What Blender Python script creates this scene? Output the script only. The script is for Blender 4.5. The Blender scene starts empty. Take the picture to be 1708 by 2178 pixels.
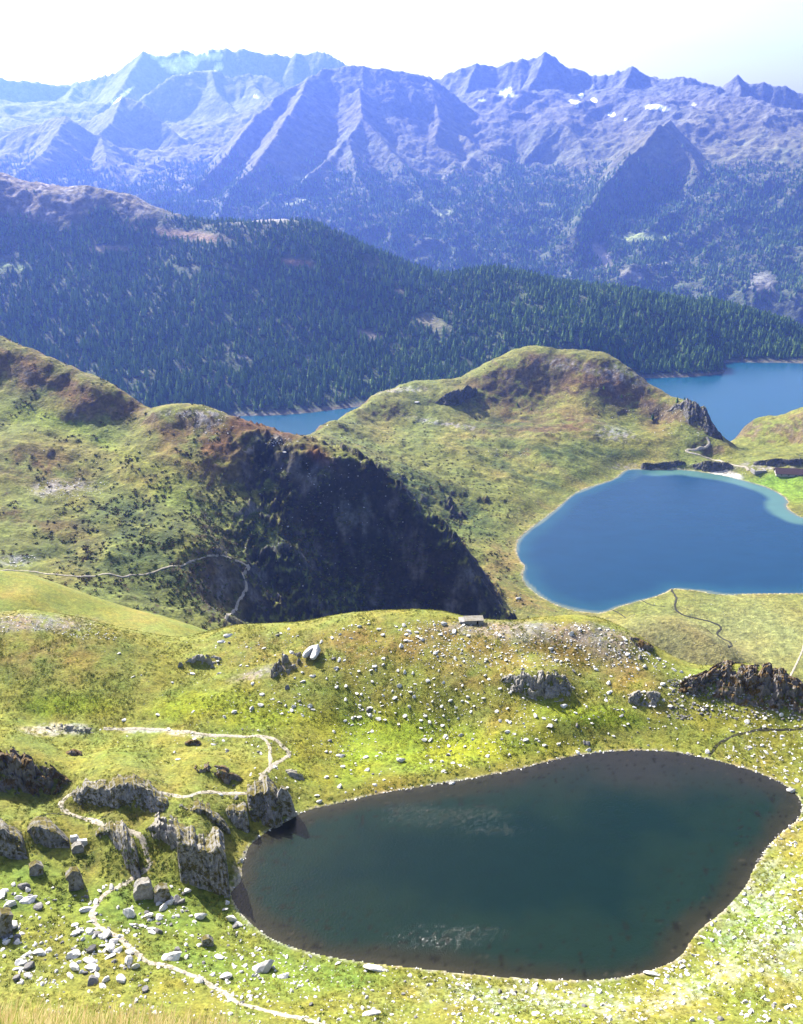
import bpy, math, random
import numpy as np
from mathutils import Vector

random.seed(7)
rng = np.random.default_rng(11)
scene = bpy.context.scene
COL = scene.collection
R = math.radians

# ------------------------------------------------------------------ camera, sky, sun, exposure
CAM_Z = 550.0
PITCH = R(22.1)
FD = 1957.0                       # focal length in units of a 1708 x 2178 view
CX, CY = 854.0, 1089.0
cam_data = bpy.data.cameras.new('camera')
cam = bpy.data.objects.new('camera', cam_data)
COL.objects.link(cam)
cam.location = (0, 0, CAM_Z)
cam.rotation_euler = (R(90) - PITCH, 0, 0)
cam_data.sensor_fit = 'VERTICAL'
cam_data.angle = 2 * math.atan(CY / FD)
cam_data.clip_start = 0.3
cam_data.clip_end = 60000
scene.camera = cam

SUN_EL, SUN_AZ = R(37.0), R(-38.0)      # azimuth measured from +Y towards +X
world = bpy.data.worlds.new('World')
scene.world = world
world.use_nodes = True
wn = world.node_tree
bg = wn.nodes['Background']
sky = wn.nodes.new('ShaderNodeTexSky')
sky.sky_type = 'NISHITA'
sky.sun_disc = False
sky.sun_elevation = SUN_EL
sky.sun_rotation = SUN_AZ
sky.altitude = 0
sky.air_density = 1.0
sky.dust_density = 3.5
sky.ozone_density = 1.0
wn.links.new(sky.outputs[0], bg.inputs['Color'])
bg.inputs['Strength'].default_value = 0.08
sun_data = bpy.data.lights.new('sun', 'SUN')
sun_data.energy = 5.0
sun_data.angle = R(0.5)
sun_data.color = (1.0, 0.94, 0.84)
sun = bpy.data.objects.new('sun', sun_data)
COL.objects.link(sun)
sd = Vector((math.sin(SUN_AZ) * math.cos(SUN_EL), math.cos(SUN_AZ) * math.cos(SUN_EL), math.sin(SUN_EL)))
sun.rotation_euler = sd.to_track_quat('Z', 'Y').to_euler()
scene.view_settings.view_transform = 'Standard'
scene.view_settings.look = 'None'
scene.view_settings.exposure = 2.0
scene.view_settings.gamma = 1.0
scene.cycles.max_bounces = 6
scene.cycles.volume_bounces = 1
scene.cycles.use_denoising = True

# ------------------------------------------------------------------ numeric helpers
SP, CP = math.sin(PITCH), math.cos(PITCH)

def ray(px, py):
    u = (np.asarray(px, float) - CX) / FD
    v = (CY - np.asarray(py, float)) / FD
    x = u
    y = CP + v * SP
    z = -SP + v * CP
    h = np.hypot(x, y)
    return x / h, y / h, z / h          # per metre of horizontal distance

def at_r(px, py, r):
    x, y, z = ray(px, py)
    return x * r, y * r, CAM_Z + z * r

def at_z(px, py, zz):
    x, y, z = ray(px, py)
    r = (zz - CAM_Z) / z
    return x * r, y * r, zz + 0 * r

def project(x, y, z):
    dz = z - CAM_Z
    f = y * CP - dz * SP
    v = y * SP + dz * CP
    f = np.maximum(f, 1e-3)
    return CX + FD * x / f, CY - FD * v / f

def sm(a, b, x):
    t = np.clip((x - a) / (b - a), 0, 1)
    return t * t * (3 - 2 * t)

def _hash(ix, iy, seed):
    h = (ix.astype(np.int64) * 374761393 + iy.astype(np.int64) * 668265263 + seed * 974711) & 0x7fffffff
    h = ((h ^ (h >> 13)) * 1274126177) & 0x7fffffff
    return ((h ^ (h >> 16)) & 0xffff) / 65535.0

def noise(x, y, seed=0):                 # gradient noise, about -1..1
    x = np.asarray(x, float); y = np.asarray(y, float)
    ix = np.floor(x); iy = np.floor(y)
    fx = x - ix; fy = y - iy
    ux = fx * fx * fx * (fx * (fx * 6 - 15) + 10)
    uy = fy * fy * fy * (fy * (fy * 6 - 15) + 10)
    def g(dx, dy):
        a = _hash(ix + dx, iy + dy, seed) * 2 * math.pi
        return np.cos(a) * (fx - dx) + np.sin(a) * (fy - dy)
    n = (g(0, 0) * (1 - ux) + g(1, 0) * ux) * (1 - uy) + (g(0, 1) * (1 - ux) + g(1, 1) * ux) * uy
    return n * 1.5

def fbm(x, y, lam, octv=4, seed=0, gain=0.5):
    a, s, t = 1.0, 0.0, 0.0
    for k in range(octv):
        s = s + a * noise(x / lam, y / lam, seed + k * 17)
        t += a; a *= gain; lam *= 0.49
    return s / t

def ridged(x, y, lam, octv=4, seed=0, gain=0.5):
    a, s, t = 1.0, 0.0, 0.0
    for k in range(octv):
        s = s + a * (1 - 2 * np.abs(noise(x / lam, y / lam, seed + k * 31)))
        t += a; a *= gain; lam *= 0.49
    return s / t

class TPS:
    def __init__(self, P, scale=100.0, smooth=1e-3):
        P = np.array(P, float)
        self.s = scale
        X = P[:, :2] / scale; z = P[:, 2]
        n = len(P)
        d2 = ((X[:, None] - X[None]) ** 2).sum(-1)
        K = 0.5 * d2 * np.log(d2 + 1e-12) + smooth * np.eye(n)
        Q = np.c_[np.ones(n), X]
        M = np.zeros((n + 3, n + 3)); M[:n, :n] = K; M[:n, n:] = Q; M[n:, :n] = Q.T
        w = np.linalg.solve(M, np.r_[z, 0, 0, 0])
        self.X, self.w, self.a = X, w[:n], w[n:]
    def __call__(self, x, y):
        x = np.asarray(x, float) / self.s; y = np.asarray(y, float) / self.s
        o = self.a[0] + self.a[1] * x + self.a[2] * y
        for (cx, cy), w in zip(self.X, self.w):
            d2 = (x - cx) ** 2 + (y - cy) ** 2
            o = o + w * 0.5 * d2 * np.log(d2 + 1e-12)
        return o

def poly_sd(x, y, poly):                 # signed distance to a closed polygon, negative inside
    d = np.full(x.shape, 1e18); ins = np.zeros(x.shape, bool)
    n = len(poly)
    for i in range(n):
        ax, ay = poly[i]; bx, by = poly[(i + 1) % n]
        ex, ey = bx - ax, by - ay
        t = np.clip(((x - ax) * ex + (y - ay) * ey) / (ex * ex + ey * ey + 1e-12), 0, 1)
        d = np.minimum(d, (x - ax - t * ex) ** 2 + (y - ay - t * ey) ** 2)
        c = ((ay > y) != (by > y)) & (x < ex * (y - ay) / (ey if abs(ey) > 1e-9 else 1e-9) + ax)
        ins ^= c
    d = np.sqrt(d)
    return np.where(ins, -d, d)

def line_d(x, y, pts):                   # distance to an open polyline and position along it
    d = np.full(x.shape, 1e18); tt = np.zeros(x.shape); L = 0
    for i in range(len(pts) - 1):
        ax, ay = pts[i][:2]; bx, by = pts[i + 1][:2]
        ex, ey = bx - ax, by - ay; l = math.hypot(ex, ey) + 1e-9
        t = np.clip(((x - ax) * ex + (y - ay) * ey) / (l * l), 0, 1)
        q = (x - ax - t * ex) ** 2 + (y - ay - t * ey) ** 2
        m = q < d
        d = np.where(m, q, d); tt = np.where(m, L + t * l, tt); L += l
    return np.sqrt(d), tt

def smooth_poly(pts, it=2, closed=True):
    p = np.array(pts, float)
    for _ in range(it):
        if closed:
            q = np.roll(p, -1, 0)
            p = np.stack([0.75 * p + 0.25 * q, 0.25 * p + 0.75 * q], 1).reshape(-1, p.shape[1])
        else:
            a, b = p[:-1], p[1:]
            m = np.stack([0.75 * a + 0.25 * b, 0.25 * a + 0.75 * b], 1).reshape(-1, p.shape[1])
            p = np.vstack([p[:1], m, p[-1:]])
    return p

def mixc(c, col, m):
    return c * (1 - m[..., None]) + np.array(col) * m[..., None]

# ------------------------------------------------------------------ scene helpers
def mesh_np(name, V, F, mats, smooth=True, colors=None, matidx=None):
    """V (n,3); F (m,4) or (m,3) index array"""
    me = bpy.data.meshes.new(name)
    V = np.asarray(V, np.float32); F = np.asarray(F, np.int32)
    k = F.shape[1]
    me.vertices.add(len(V)); me.vertices.foreach_set('co', V.ravel())
    me.loops.add(F.size); me.loops.foreach_set('vertex_index', F.ravel())
    me.polygons.add(len(F))
    me.polygons.foreach_set('loop_start', np.arange(0, F.size, k, dtype=np.int32))
    me.polygons.foreach_set('loop_total', np.full(len(F), k, np.int32))
    me.polygons.foreach_set('use_smooth', np.full(len(F), smooth, bool))
    for m in (mats if isinstance(mats, (list, tuple)) else [mats]):
        me.materials.append(m)
    if matidx is not None:
        me.polygons.foreach_set('material_index', np.asarray(matidx, np.int32))
    me.update(calc_edges=True)
    if colors is not None:
        at = me.color_attributes.new('Col', 'FLOAT_COLOR', 'POINT')
        c = np.ones((len(V), 4), np.float32); c[:, :colors.shape[1]] = colors
        at.data.foreach_set('color', c.ravel())
    return me

def link(name, me, parent=None):
    o = bpy.data.objects.new(name, me); COL.objects.link(o)
    if parent is not None: o.parent = parent
    return o

def struct(o): o['kind'] = 'structure'; return o
def stuff(o): o['kind'] = 'stuff'; return o
def tag(o, label, cat, group=None):
    o['label'] = label; o['category'] = cat
    if group: o['group'] = group
    return o

class N:                                   # tiny node helper
    def __init__(self, name):
        self.m = bpy.data.materials.new(name); self.m.use_nodes = True
        self.t = self.m.node_tree
        self.p = self.t.nodes['Principled BSDF']
        self.p.inputs['Roughness'].default_value = 0.95
        self.p.inputs['Specular IOR Level'].default_value = 0.15
        self.geo = self.t.nodes.new('ShaderNodeNewGeometry')
        self.pos = self.geo.outputs['Position']
    def n(self, typ, **kw):
        x = self.t.nodes.new(typ)
        for k, v in kw.items():
            if k in x.inputs.keys() if hasattr(x.inputs, 'keys') else False: x.inputs[k].default_value = v
            else: setattr(x, k, v)
        return x
    def l(self, a, b): self.t.links.new(a, b)
    def noise(self, scale, detail=4, rough=0.6, vec=None, stretch=None):
        x = self.t.nodes.new('ShaderNodeTexNoise')
        x.inputs['Scale'].default_value = scale; x.inputs['Detail'].default_value = detail
        x.inputs['Roughness'].default_value = rough
        v = vec or self.pos
        if stretch:
            mp = self.t.nodes.new('ShaderNodeMapping'); mp.inputs['Scale'].default_value = stretch
            self.l(v, mp.inputs['Vector']); v = mp.outputs[0]
        self.l(v, x.inputs['Vector'])
        return x.outputs['Fac']
    def mr(self, v, a, b, c, d):
        x = self.t.nodes.new('ShaderNodeMapRange')
        self.l(v, x.inputs['Value'])
        for k, q in zip(('From Min', 'From Max', 'To Min', 'To Max'), (a, b, c, d)): x.inputs[k].default_value = q
        return x.outputs[0]
    def math(self, op, a, b):
        x = self.t.nodes.new('ShaderNodeMath'); x.operation = op
        for i, q in enumerate((a, b)):
            if isinstance(q, (int, float)): x.inputs[i].default_value = q
            else: self.l(q, x.inputs[i])
        return x.outputs[0]
    def mix(self, fac, a, b, blend='MIX'):
        x = self.t.nodes.new('ShaderNodeMix'); x.data_type = 'RGBA'; x.blend_type = blend
        for s, q in ((x.inputs[0], fac), (x.inputs[6], a), (x.inputs[7], b)):
            if isinstance(q, (int, float)): s.default_value = q
            elif isinstance(q, tuple): s.default_value = (*q, 1) if len(q) == 3 else q
            else: self.l(q, s)
        return x.outputs[2]
    def col(self, c):
        if isinstance(c, tuple): self.p.inputs['Base Color'].default_value = (*c, 1)
        else: self.l(c, self.p.inputs['Base Color'])
    def bump(self, h, strength, dist):
        x = self.t.nodes.new('ShaderNodeBump')
        x.inputs['Strength'].default_value = strength; x.inputs['Distance'].default_value = dist
        self.l(h, x.inputs['Height']); self.l(x.outputs[0], self.p.inputs['Normal'])
        return x

def ground_mat(name, s1, s2, s3, lo, hi, bdist, bstr=0.8, hue=0.25):
    """vertex colour x multi-scale relief/speckle"""
    q = N(name)
    a = q.t.nodes.new('ShaderNodeAttribute'); a.attribute_name = 'Col'
    n1 = q.noise(s1, 5, 0.65); n2 = q.noise(s2, 4, 0.65); n3 = q.noise(s3, 3, 0.6)
    f = q.math('MULTIPLY', q.mr(n1, 0.3, 0.7, lo, hi), q.mr(n2, 0.3, 0.7, lo * 0.64, hi * 0.64))
    c = q.mix(1.0, a.outputs['Color'], f, 'MULTIPLY')
    # warm/cool variation
    t = q.mix(q.mr(n3, 0.35, 0.65, 0, 1), (1 + hue, 1.0, 1 - hue), (1 - hue, 1.03, 1 + hue * 0.6))
    c = q.mix(1.0, c, t, 'MULTIPLY')
    q.col(c)
    h = q.math('ADD', n1, q.math('MULTIPLY', n2, 0.5))
    q.bump(h, bstr, bdist)
    return q.m

def fan(az0, az1, na, rs):
    az = np.linspace(R(az0), R(az1), na)
    A, RR = np.meshgrid(az, rs)
    return A, RR, np.sin(A) * RR, np.cos(A) * RR

def grid_faces(nr, nc):
    i = np.arange(nr - 1)[:, None] * nc + np.arange(nc - 1)[None]
    i = i.ravel()
    return np.stack([i, i + 1, i + nc + 1, i + nc], 1)

class Terrain:
    def __init__(self, az0, az1, na, rs):
        self.az0, self.az1, self.na, self.rs = R(az0), R(az1), na, np.asarray(rs, float)
        self.A, self.RR, self.X, self.Y = fan(az0, az1, na, self.rs)
    def h(self, x, y):
        az = np.arctan2(x, y); r = np.hypot(x, y)
        j = np.clip((az - self.az0) / (self.az1 - self.az0) * (self.na - 1), 0, self.na - 1.001)
        i = np.clip(np.interp(r, self.rs, np.arange(len(self.rs))), 0, len(self.rs) - 1.001)
        i0 = i.astype(int); j0 = j.astype(int); fi = i - i0; fj = j - j0
        Z = self.Z
        return (Z[i0, j0] * (1 - fj) + Z[i0, j0 + 1] * fj) * (1 - fi) + (Z[i0 + 1, j0] * (1 - fj) + Z[i0 + 1, j0 + 1] * fj) * fi
    def pick(self, px, py, r0=None, r1=None):
        """first hit of the view rays with this ground"""
        px = np.atleast_1d(np.asarray(px, float)); py = np.atleast_1d(np.asarray(py, float))
        ux, uy, uz = ray(px, py)
        r0 = r0 or self.rs[0]; r1 = r1 or self.rs[-1]
        steps = np.geomspace(r0, r1, 900)
        res = np.full(px.shape, np.nan); prev = None
        for s in steps:
            d = CAM_Z + uz * s - self.h(ux * s, uy * s)
            if prev is not None:
                m = np.isnan(res) & (d <= 0)
                t = prev / (prev - d + 1e-9)
                res[m] = (ps + (s - ps) * np.clip(t, 0, 1))[m]
            prev, ps = d, s
        return ux * res, uy * res, CAM_Z + uz * res
    def build(self, name, mat, colors):
        V = np.stack([self.X, self.Y, self.Z], -1).reshape(-1, 3)
        me = mesh_np(name, V, grid_faces(*self.Z.shape), mat, True, colors.reshape(-1, 3))
        return struct(link(name, me))

def S(*p):                                 # original photo pixels -> view units
    return [(a / 1.12412, b / 1.12412) for a, b in p]

# =================================================================== A: near ground, small lake
LA = 430.0
lake_near_px = [(615,1740),(660,1722),(720,1710),(800,1690),(860,1680),(960,1665),(1040,1650),(1120,1633),(1200,1612),(1280,1600),
    (1380,1596),(1450,1602),(1530,1620),(1600,1640),(1650,1660),(1690,1685),(1706,1712),(1700,1740),(1670,1765),(1640,1790),(1620,1820),
    (1600,1850),(1590,1880),(1560,1915),(1530,1945),(1490,1975),(1465,2005),(1450,2035),(1400,2060),(1330,2078),(1260,2085),(1180,2084),
    (1100,2080),(1000,2072),(900,2060),(800,2050),(700,2035),(640,2020),(580,1998),(540,1970),(510,1940),(497,1915),(487,1895),(508,1868),
    (500,1848),(520,1828),(530,1800),(560,1775),(598,1752)]
LN = np.array([at_z(a, b, LA)[:2] for a, b in lake_near_px])
LN = smooth_poly(LN, 1)

ptsA = []
def pa(px, py, h):
    ptsA.append(at_z(px, py, LA + h))
def pr(px, py, r, dz=0, lst=None):
    x, y, z = at_r(px, py, r)
    (ptsA if lst is None else lst).append((x, y, z + dz))
for p in LN[::2]: ptsA.append((p[0], p[1], LA + 0.1))
# crest of the stony ridge behind the lake: (px, py, r)
crestA = [(-260,1290,232),(-120,1300,230),(0,1306,226),(60,1301,224),(120,1309,222),(200,1325,219),(300,1350,214),(370,1363,212),(440,1354,210),(480,1341,209),(560,1335,207),
    (650,1330,206),(720,1315,206),(800,1308,205),(880,1305,204),(950,1309,203),(1000,1321,202),(1040,1327,201),(1130,1325,202),(1200,1319,204),
    (1270,1323,205),(1340,1350,203),(1400,1392,200),(1440,1414,199),(1500,1436,200),(1560,1446,199),(1640,1466,197),(1700,1495,196),(1800,1520,192),(1950,1540,188)]
for px, py, r in crestA:
    pr(px, py, r)
    x, y, z = at_r(px, py, r)
    az = math.atan2(x, y)
    left = px < 460
    for dr, dz in (((22, -17), (110, -62)) if left else ((14, -9), (40, -30), (90, -68))):
        if left and dr == 110: continue
        ptsA.append((math.sin(az) * (r + dr), math.cos(az) * (r + dr), z + dz))
# second, farther mound on the left
for px, py, r in [(-260,1200,312),(-100,1205,308),(0,1217,304),(60,1224,300),(130,1248,296),(200,1272,290),(280,1298,282),(340,1312,276),(400,1330,270),(440,1347,264)]:
    pr(px, py, r)
    x, y, z = at_r(px, py, r); az = math.atan2(x, y)
    for dr, dz in ((30, -22), (90, -70)): ptsA.append((math.sin(az) * (r + dr), math.cos(az) * (r + dr), z + dz))
    pr(px, py + 45, r - 26)
# interior of the near slope
for px, py, r in [(450,1420,195),(450,1490,181),(600,1400,193),(600,1480,180),
    (750,1380,192),(750,1470,181),(750,1560,170),(950,1380,190),(950,1470,178),(950,1560,169),(1120,1400,188),(1120,1490,176),(1120,1560,167)]:
    pr(px, py, r)
for px, py, h in [(-150,1400,10),(0,1400,9),(150,1400,8),(0,1480,5.5),(150,1480,5.0),(300,1440,4.5),(1250,1400,7.0),(1250,1480,4.2),(1250,1540,2.6),(1400,1460,4.2),(1400,1520,2.2),(1550,1530,1.0),(1700,1560,0.8),(1850,1600,0.8),(1560,1580,0.8),(300,1545,1.5),(450,1540,1.4),(600,1560,1.3),(100,1555,2),(-100,1560,3),(450,1600,1.8),(300,1620,2.4),(560,1640,1.2),(100,1620,3.6),(0,1640,4.5),(-150,1640,5),
    (120,1715,3.4),(0,1720,4),(250,1750,3.6),(380,1750,2.6),(480,1720,2.0),(560,1720,1.2),(0,1790,4.0),(200,1800,3.2),(350,1830,1.6),(430,1850,0.9),(-150,1800,5),
    (0,1900,4.5),(150,1900,2.8),(300,1900,1.6),(420,1920,0.8),(0,2000,4.8),(200,2000,3.6),(350,2000,2.0),(460,1990,1.0),(0,2080,7),(200,2090,5.5),(400,2080,3.2),(550,2080,1.7),
    (700,2100,1.8),(700,2170,4.5),(500,2170,5.5),(250,2170,8),(0,2170,10),(-200,2000,8),(900,2130,2.0),(1100,2140,2.0),(1300,2130,1.8),(900,2178,3.6),(1200,2178,3.8),(1500,2100,2.0),
    (1600,2000,1.8),(1700,1900,2.0),(1800,1800,2.2),(1708,2100,4.2),(1500,2178,4.6),(1900,2000,6),(1900,1750,3),(1900,2178,9),(1708,1800,1.2)]:
    pa(px, py, h)
tA = Terrain(-41, 41, 860, np.r_[np.linspace(1.2, 26, 40)[:-1], np.linspace(26, 84, 40)[:-1], np.linspace(84, 232, 440)[:-1], np.linspace(232, 440, 90)])
X, Y, RR = tA.X, tA.Y, tA.RR
fA = TPS(ptsA, 40.0, 2e-4)
Z = fA(X, Y)
sdA = poly_sd(X, Y, LN)
Z += (fbm(X, Y, 26, 4, 3) * 1.3 + fbm(X, Y, 7, 3, 9) * 0.32) * sm(1, 14, sdA) * sm(232, 190, RR * 1.0) + fbm(X, Y, 60, 4, 5) * 2 * sm(235, 300, RR)
Z = np.where(sdA > 0, LA + 0.10 + 0.05 * np.minimum(sdA, 10) + (Z - LA) * sm(0, 9, sdA), LA - 0.25 * (-sdA) - 0.05)
Z += (fbm(X, Y, 1.6, 3, 21) * 0.10 + ridged(X, Y, 0.9, 2, 23) * 0.04) * sm(0, 3, sdA)
# ground between the viewer's feet and the lake basin
bk = [(-500,2150),(-200,2158),(0,2165),(150,2171),(300,2180),(450,2196),(600,2230),(800,2300),(1000,2420),(1300,2500)]
bu = [ray(*p) for p in bk]
k_az = np.interp(tA.A[0], [math.atan2(float(u[0]), float(u[1])) for u in bu], [-float(u[2]) for u in bu])
k_az = np.minimum(k_az, 1.6)[None]
RB = 12.0 + 1.5 * noise(tA.A * 9, tA.A * 0 + 2, 5)
Zn = CAM_Z - k_az * RR - 0.13 * np.maximum(RB - RR, 0) - 0.2 * sm(1.4, 0.9, RR)
Zfar = np.interp(tA.rs, [12, 30, 60, 80, 86], [534, 503, 466, 444, 440])[:, None] + 0 * Zn
drop = CAM_Z - k_az * RB - 2.0 * np.maximum(RR - RB, 0)
Zn = np.where(RR <= RB, Zn, np.maximum(drop, np.minimum(Zfar, CAM_Z - k_az * RR - 0.3)))
Zn = np.where(RR > 40, Zfar, Zn) + fbm(X, Y, 4, 3, 41) * 0.12 * sm(3, 8, RR) * sm(14, 11, RR)
w = sm(76, 92, RR)
Z = Zn * (1 - w) + Z * w
tA.Z = Z
def outcrop_plan(terr, ctrl, lean, cell):
    c = smooth_poly(np.array(ctrl, float), 1, closed=False)
    fx, fy, fz = terr.pick(c[:, 0], c[:, 2])
    ok = ~np.isnan(fx); c, fx, fy, fz = c[ok], fx[ok], fy[ok], fz[ok]
    rf = np.hypot(fx, fy); ux, uy, uz = ray(c[:, 0], c[:, 1])
    h = (CAM_Z + uz * rf - fz) / (1 - lean * uz)
    h = np.maximum(h, cell * 0.8)
    return fx, fy, fz, h

def raise_ground(terr, plan, lean, k=0.9, wide=4.0):
    fx, fy, fz, h = plan
    az = np.arctan2(fx, fy); o = np.argsort(az); az, rf, hh, zf = az[o], np.hypot(fx, fy)[o], h[o], fz[o]
    A0 = terr.A[0]
    m = (A0 >= az[0]) & (A0 <= az[-1])
    if m.sum() < 2: return
    hc = np.interp(A0, az, hh) * sm(az[0], az[0] + 0.006, A0) * sm(az[-1], az[-1] - 0.006, A0)
    rfc = np.interp(A0, az, rf); zfc = np.interp(A0, az, zf)
    rc = rfc + lean * hc + 0.35 * hc
    RRm = terr.RR; W = wide * hc + 4.0
    want = zfc[None] + k * hc[None] * (1 - 0.25 * sm(0, 1, (RRm - rc[None]) / W[None]))
    terr.Z = terr.Z + 0
    up = sm(0, 1, (RRm - rfc[None] - 0.15) / (rc - rfc)[None].clip(0.3)) * (1 - sm(0.15, 1, (RRm - rc[None]) / W[None]))
    dz = np.where(m[None], np.maximum(want - terr.Z, 0) * up, 0.0)
    for _ in range(2):
        w_ = 11; c_ = np.cumsum(np.pad(dz, ((0, 0), (w_, w_)), mode='edge'), 1); dz2 = np.zeros_like(dz)
        dz2[:, :] = (c_[:, 2 * w_:] - c_[:, :-2 * w_])[:, :dz.shape[1]] / (2 * w_); dz = dz2
    terr.Z = terr.Z + dz

def outcrop(name, plan, mat, label, lean=0.35, seed=0, back=1.4, cell=0.30, strength=1.0, frag=0.0, stripe=1.0):
    """a craggy rock band standing on the ground, built from its foot line and heights"""
    fx, fy, fz, h = plan
    L = np.r_[0, np.cumsum(np.hypot(np.diff(fx), np.diff(fy)))]
    nu = int(max(16, L[-1] / cell)); t = np.linspace(0, L[-1], nu)
    fx = np.interp(t, L, fx); fy = np.interp(t, L, fy); fz = np.interp(t, L, fz); h = np.interp(t, L, h)
    rr = np.hypot(fx, fy); dx, dy = fx / rr, fy / rr
    hm_ = h.max()
    edge = sm(0, 0.04, t / L[-1]) * sm(1, 0.96, t / L[-1])
    nf = int(max(8, hm_ / cell * 1.2)); nb = int(max(5, nf * 0.6))
    prof = [(0.0, -0.5), (0.0, -0.12)]
    for k in range(nf + 1): q = k / nf; prof.append((q, q))
    for k in range(1, nb + 1): q = k / nb; prof.append((1 + q * back, 1 - 0.10 * q - 0.35 * q * q))
    P = np.array(prof)
    AA, H = P[:, 0][:, None], P[:, 1][:, None]
    T = t[None] + 0 * AA; D_ = (AA + 0 * t[None]) * hm_
    u = cell / 0.26
    n1 = ridged(T + 0.6 * noise(T / (3 * u), D_ / (3 * u), seed) + D_ * 0.12, D_ * 0.16, 1.1 * u, 3, seed, 0.55)       # upright ribs
    n2 = fbm(T, D_ + H * hm_ * 0.4, 4.2 * u, 4, seed + 5, 0.6)                                              # buttresses and hollows
    n3 = noise(T / (0.7 * u), D_ / (0.8 * u), seed + 9)
    blk = np.floor(2.2 * noise(T / (2.6 * u), D_ / (5.0 * u), seed + 21) + 0.5 * n3) * 0.5
    onface = sm(0, 0.12, H) * sm(1.6, 0.95, AA)
    cj = 1 + 0.10 * np.floor(3 * noise(t / (2.2 * u), t * 0 + seed, seed + 3)) / 1.5 + 0.07 * ridged(t, t * 0 + seed, 1.6 * u, 2, seed + 4) + 0.12 * noise(t / (5 * u), t * 0, seed)
    Hh = h[None] * cj[None] * edge[None] ** 0.4
    ln = lean * (1 + 0.5 * noise(T / (6 * u), D_ * 0, seed + 31))
    off = np.where(AA <= 1, AA * ln * h[None], ln * h[None] + (AA - 1) * h[None])
    amp = np.minimum(1.0, 0.35 + hm_ / (8 * u)) * strength
    off = off - amp * onface * u * (n1 * 0.42 * stripe + n2 * 0.95 + blk * 0.7 + n3 * 0.12)
    Zz = fz[None] + H * Hh + (n2 * 0.10 + n3 * 0.04) * h[None] * sm(0.4, 1, AA)
    if frag > 0:
        fm = sm(-0.25, 0.1, fbm(T, D_ * 1.4 + 3, 2.6 * u, 3, seed + 41, 0.7) + (0.35 - frag))
        Zz = Zz - (1 - fm) * np.clip(h[None], 0.5, 4) * 0.7 * sm(-0.2, 0.3, H)
    Xx = fx[None] + dx[None] * off; Yy = fy[None] + dy[None] * off
    sid = (n3 * 0.12 + n2 * 0.3) * u
    Xx += sid * dy[None]; Yy -= sid * dx[None]
    V = np.stack([Xx, Yy, Zz], -1).reshape(-1, 3)
    org = V.mean(0); org[2] = fz.min(); V = V - org
    o = link(name, mesh_np(name, V, grid_faces(len(P), nu), mat, False)); o.location = org
    tag(o, label, 'rock outcrop')
    return o


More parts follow.
